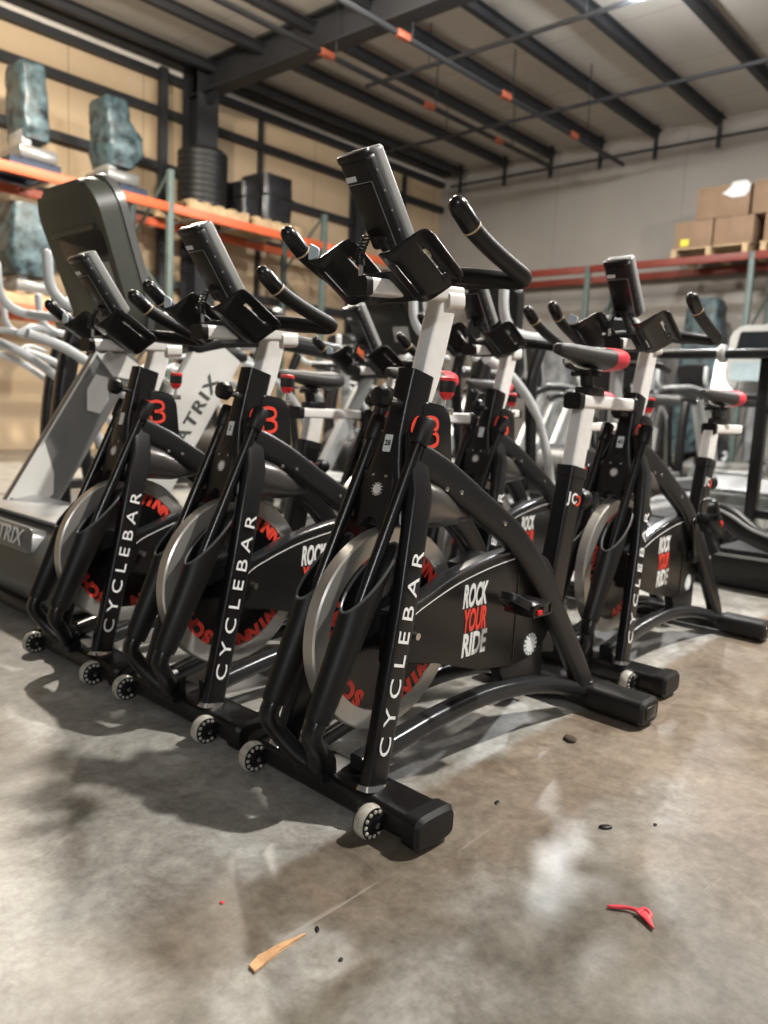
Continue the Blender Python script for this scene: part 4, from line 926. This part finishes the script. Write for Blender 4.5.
wrapped(4.34, 9.87, ZT+.137, [(0, 0, .25, .15, .25), (.0, 0, .40, .16, .28), (-.02, 0, .75, .155, .26), (-.03, 0, 1.05, .15, .24), (-.03, 0, 1.10, .14, .22)], 'teal plastic-wrapped machine standing leftmost on the upper orange shelf', seed=3)
wrapped(5.42, 9.87, ZT+.137, [(0, 0, .22, .16, .26), (.05, 0, .42, .25, .30), (.05, 0, .62, .24, .28), (-.04, 0, .80, .17, .26), (-.05, 0, 1.0, .165, .24), (-.05, 0, 1.04, .15, .22)], 'teal plastic-wrapped machine with bulging sides beside the dark column on the upper shelf', seed=5)
wrapped(4.28, 9.87, 1.80+.137, [(0, 0, .22, .25, .27), (0, 0, .42, .28, .30), (.02, 0, .8, .27, .29), (.02, 0, 1.05, .24, .25)], 'pale teal plastic-wrapped machine on the lower orange shelf', seed=8)
t = thing('drum', 'wide black ribbed drum on a wooden pallet on the orange rack', 'drum', (6.80, 9.87, ZT+.137)); b = bmesh.new()
pr = [(.001, 0)]
for k in range(9): pr += [(.345, .01+k*.085), (.35, .02+k*.085), (.35, .07+k*.085), (.345, .08+k*.085)]
pr += [(.30, .80), (.001, .80)]; lathe(b, pr, (0, 0, 0), (0, 0, 1), 40); part('ribbed_body', b, 'rubber', t)
b = bmesh.new(); lathe(b, [(.001, 0), (.20, 0), (.20, .02), (.001, .02)], (0, 0, .80), (0, 0, 1), 30); part('lid', b, 'rubber', t)
for i, (x, y, w, d, h, lab) in enumerate(((7.42, 9.8, .34, .55, .48, 'smaller black plastic-wrapped box beside the drum on the orange rack'), (7.90, 9.8, .58, .62, .68, 'larger black plastic-wrapped box at the right on the orange rack'))):
    t = thing('wrapped_box', lab, 'box', (x, y, ZT+.137), 0, 'black wrapped boxes'); b = bmesh.new()
    lumpy(b, [(0, 0, 0.0, w/2, d/2)]+[(0, 0, h*k/6, w/2, d/2) for k in range(1, 6)]+[(0, 0, h, w/2*.97, d/2*.97)], amp=.03, seed=20+i); part('black_wrap', b, 'blackwrap', t, 60)
    b = bmesh.new(); box(b, (0, 0, h*.55), (w*1.02, d*1.02, .03), bev=.005); part('strap', b, 'rubber', t)
def carton(x, y, z, sx, sy, sz, label):
    t = thing('cardboard_box', label, 'box', (x, y, z), 0, 'cardboard boxes on the back rack'); b = bmesh.new(); box(b, (0, 0, sz/2), (sx, sy, sz), bev=.008); part('carton', b, 'card', t)
    b = bmesh.new(); box(b, (0, 0, sz+.001), (sx*.98, .06, .003)); part('packing_tape', b, 'tan', t, 0); return t
ZB = 3.30
pallet(12.6, 4.65, ZB, .9, 1.15, 'wood', 'wooden pallet under the left cardboard boxes on the back rack')
pallet(12.6, 3.35, ZB, .9, 1.15, 'wood', 'wooden pallet under the right cardboard boxes on the back rack')
c0 = carton(12.6, 4.92, ZB+.137, .8, .56, .40, 'cardboard box at the left end of the lower layer, with a yellow mark')
b = bmesh.new(); box(b, (-.402, .12, .09), (.006, .13, .10), bev=.002); part('yellow_sticker', b, 'yellow', c0, 0, 'yellow sticker')
carton(12.6, 4.33, ZB+.137, .8, .56, .40, 'cardboard box in the middle of the lower layer on the back rack')
carton(12.6, 3.60, ZB+.137, .8, .60, .40, 'cardboard box in the lower layer at the right edge of the picture')
carton(12.6, 4.53, ZB+.54, .8, .76, .46, 'big cardboard box on the upper layer, under white plastic film')
carton(12.6, 3.70, ZB+.54, .8, .80, .46, 'big cardboard box on the upper layer at the right edge')
t = thing('plastic_film', 'crumpled white plastic film draped over the upper cardboard box', 'plastic film', (12.2, 4.30, ZB+1.0)); b = bmesh.new()
lumpy(b, [(-.012, 0, -.20, .010, .08), (-.02, .02, -.13, .014, .17), (-.02, -.02, -.04, .016, .12), (.02, 0, .012, .06, .10), (.05, 0, .035, .05, .06)], amp=.3, seed=31); part('film', b, 'film', t, 60)
M['greywrap'] = mat('grey_wrap', (.22, .23, .235), .4, var=.6, vscale=5, bump=.4, bscale=12)
for y, h, wd, m, lab, sd_ in ((4.75, 2.72, .24, 'wrap', 'tall dark teal plastic-wrapped machine under the cardboard boxes at the back wall', 12), (3.6, 2.3, .26, 'greywrap', 'tall grey plastic-wrapped machine at the right under the red back rack', 13),
                         (5.7, 2.1, .25, 'greywrap', 'grey plastic-wrapped machine under the red back rack left of the dark teal one', 14), (7.3, 2.0, .28, 'greywrap', 'grey plastic-wrapped machine under the left end of the red back rack', 15), (2.6, 2.4, .25, 'wrap', 'teal plastic-wrapped machine at the far right under the red back rack', 16)):
    wrapped(12.62, y, 0, [(0, 0, .30, wd, wd+.08), (0, 0, h*.4, wd*1.1, wd+.10), (0, 0, h*.75, wd, wd+.05), (0, 0, h-.1, wd*.92, wd), (0, 0, h, wd*.8, wd*.85)], lab, m, seed=sd_)

# ------------------------------------------------------------------ bits on the floor
def scrap(name, x, y, label, pts, m, z=.004, w=.006, cat='scrap'):
    t = thing(name, label, cat, (x, y, 0)); b = bmesh.new()
    sweep(b, smooth_path([(p[0], p[1], z+p[2]) for p in pts], 5), [w]*(5*(len(pts)-1)+1), .0022, n=8, sq=3, cap='round'); part('piece', b, m, t); return t
t = thing('red_scrap', 'twisted shiny red plastic scrap lying on the concrete', 'scrap', (1.21, .47, 0)); b = bmesh.new()
sweep(b, smooth_path([(-.012, .045, .004), (.006, .020, .006), (.010, .0, .007), (.004, -.014, .008), (-.012, -.034, .005)], 5), [.002, .003, .004, .004, .0035, .003, .003, .003, .003, .004, .006, .007, .008, .008, .0075, .007, .006, .005, .004, .003, .0015], .003, n=8, sq=3, cap='round'); part('strip', b, 'pinkred', t)
b = bmesh.new(); sweep(b, smooth_path([(.004, .0, .008), (.020, -.004, .010), (.016, -.018, .008), (.0, -.020, .006)], 5), .0035, .0025, n=8, cap='round'); part('curl', b, 'pinkred', t)
t = thing('wood_splinter', 'pale orange splinter of wood with a thin pointed tip on the concrete', 'splinter', (.72, .824, 0)); b = bmesh.new()
prism(b, [(-.048, -.014), (-.046, .002), (-.022, .010), (-.008, .006), (.012, .008), (.060, -.002), (.062, -.004), (.010, -.004), (-.02, -.010)], (0, 0, .001), X_, Y_, Z_, 0, .004, .001); part('chip', b, 'chip', t, 0)
def crumb(x, y, r, e, rz, m, name, label, cat):
    t = thing(name, label, cat, (x, y, 0), rz); rnd = random.Random(int(x*1000)); b = bmesh.new()
    bmesh.ops.create_icosphere(b, subdivisions=2, radius=1)
    for v in b.verts: v.co = V(v.co.x*r*e, v.co.y*r, v.co.z*r*.35+r*.33)*(1)+V(rnd.uniform(-.12, .12)*r, rnd.uniform(-.12, .12)*r, 0)
    part('lump', b, m, t, 60)
crumb(1.44, .641, .008, 1.9, radians(-40), 'rubber', 'rubber_crumb', 'largest dark rubber crumb, in the middle of the floor right of the front foot', 'debris')
crumb(1.529, .574, .004, 1.5, .4, 'rubber', 'rubber_crumb', 'small dark crumb with a pale edge, right of the largest crumb', 'debris')
crumb(.804, .818, .0035, 2.4, .9, 'rubber', 'rubber_crumb', 'thin dark crumb beyond the tip of the wood splinter', 'debris')
crumb(.783, .743, .0035, 1.4, .2, 'rubber', 'rubber_crumb', 'dark crumb right of the wood splinter', 'debris')
crumb(1.36, .851, .005, 1.9, .3, 'rubber', 'rubber_crumb', 'dark crumb closest to the front foot of the nearest bike', 'debris')
crumb(1.776, .907, .016, 1.3, .8, 'dirt', 'dirt_clump', 'flat brown clump of dirt beside the rear foot of the nearest bike', 'debris')
crumb(.736, .976, .0035, 1.3, .2, 'red', 'red_bead', 'tiny red bead on the concrete left of the splinter', 'debris')
# ------------------------------------------------------------------ world and view
w = bpy.data.worlds.new('world'); S.world = w; w.use_nodes = True
w.node_tree.nodes['Background'].inputs[0].default_value = (.93, .97, 1.0, 1)
w.node_tree.nodes['Background'].inputs[1].default_value = .12
S.view_settings.view_transform = 'Standard'; S.view_settings.look = 'None'
S.view_settings.exposure = 0.10; S.view_settings.gamma = 1.0; S.view_settings.use_curve_mapping = False
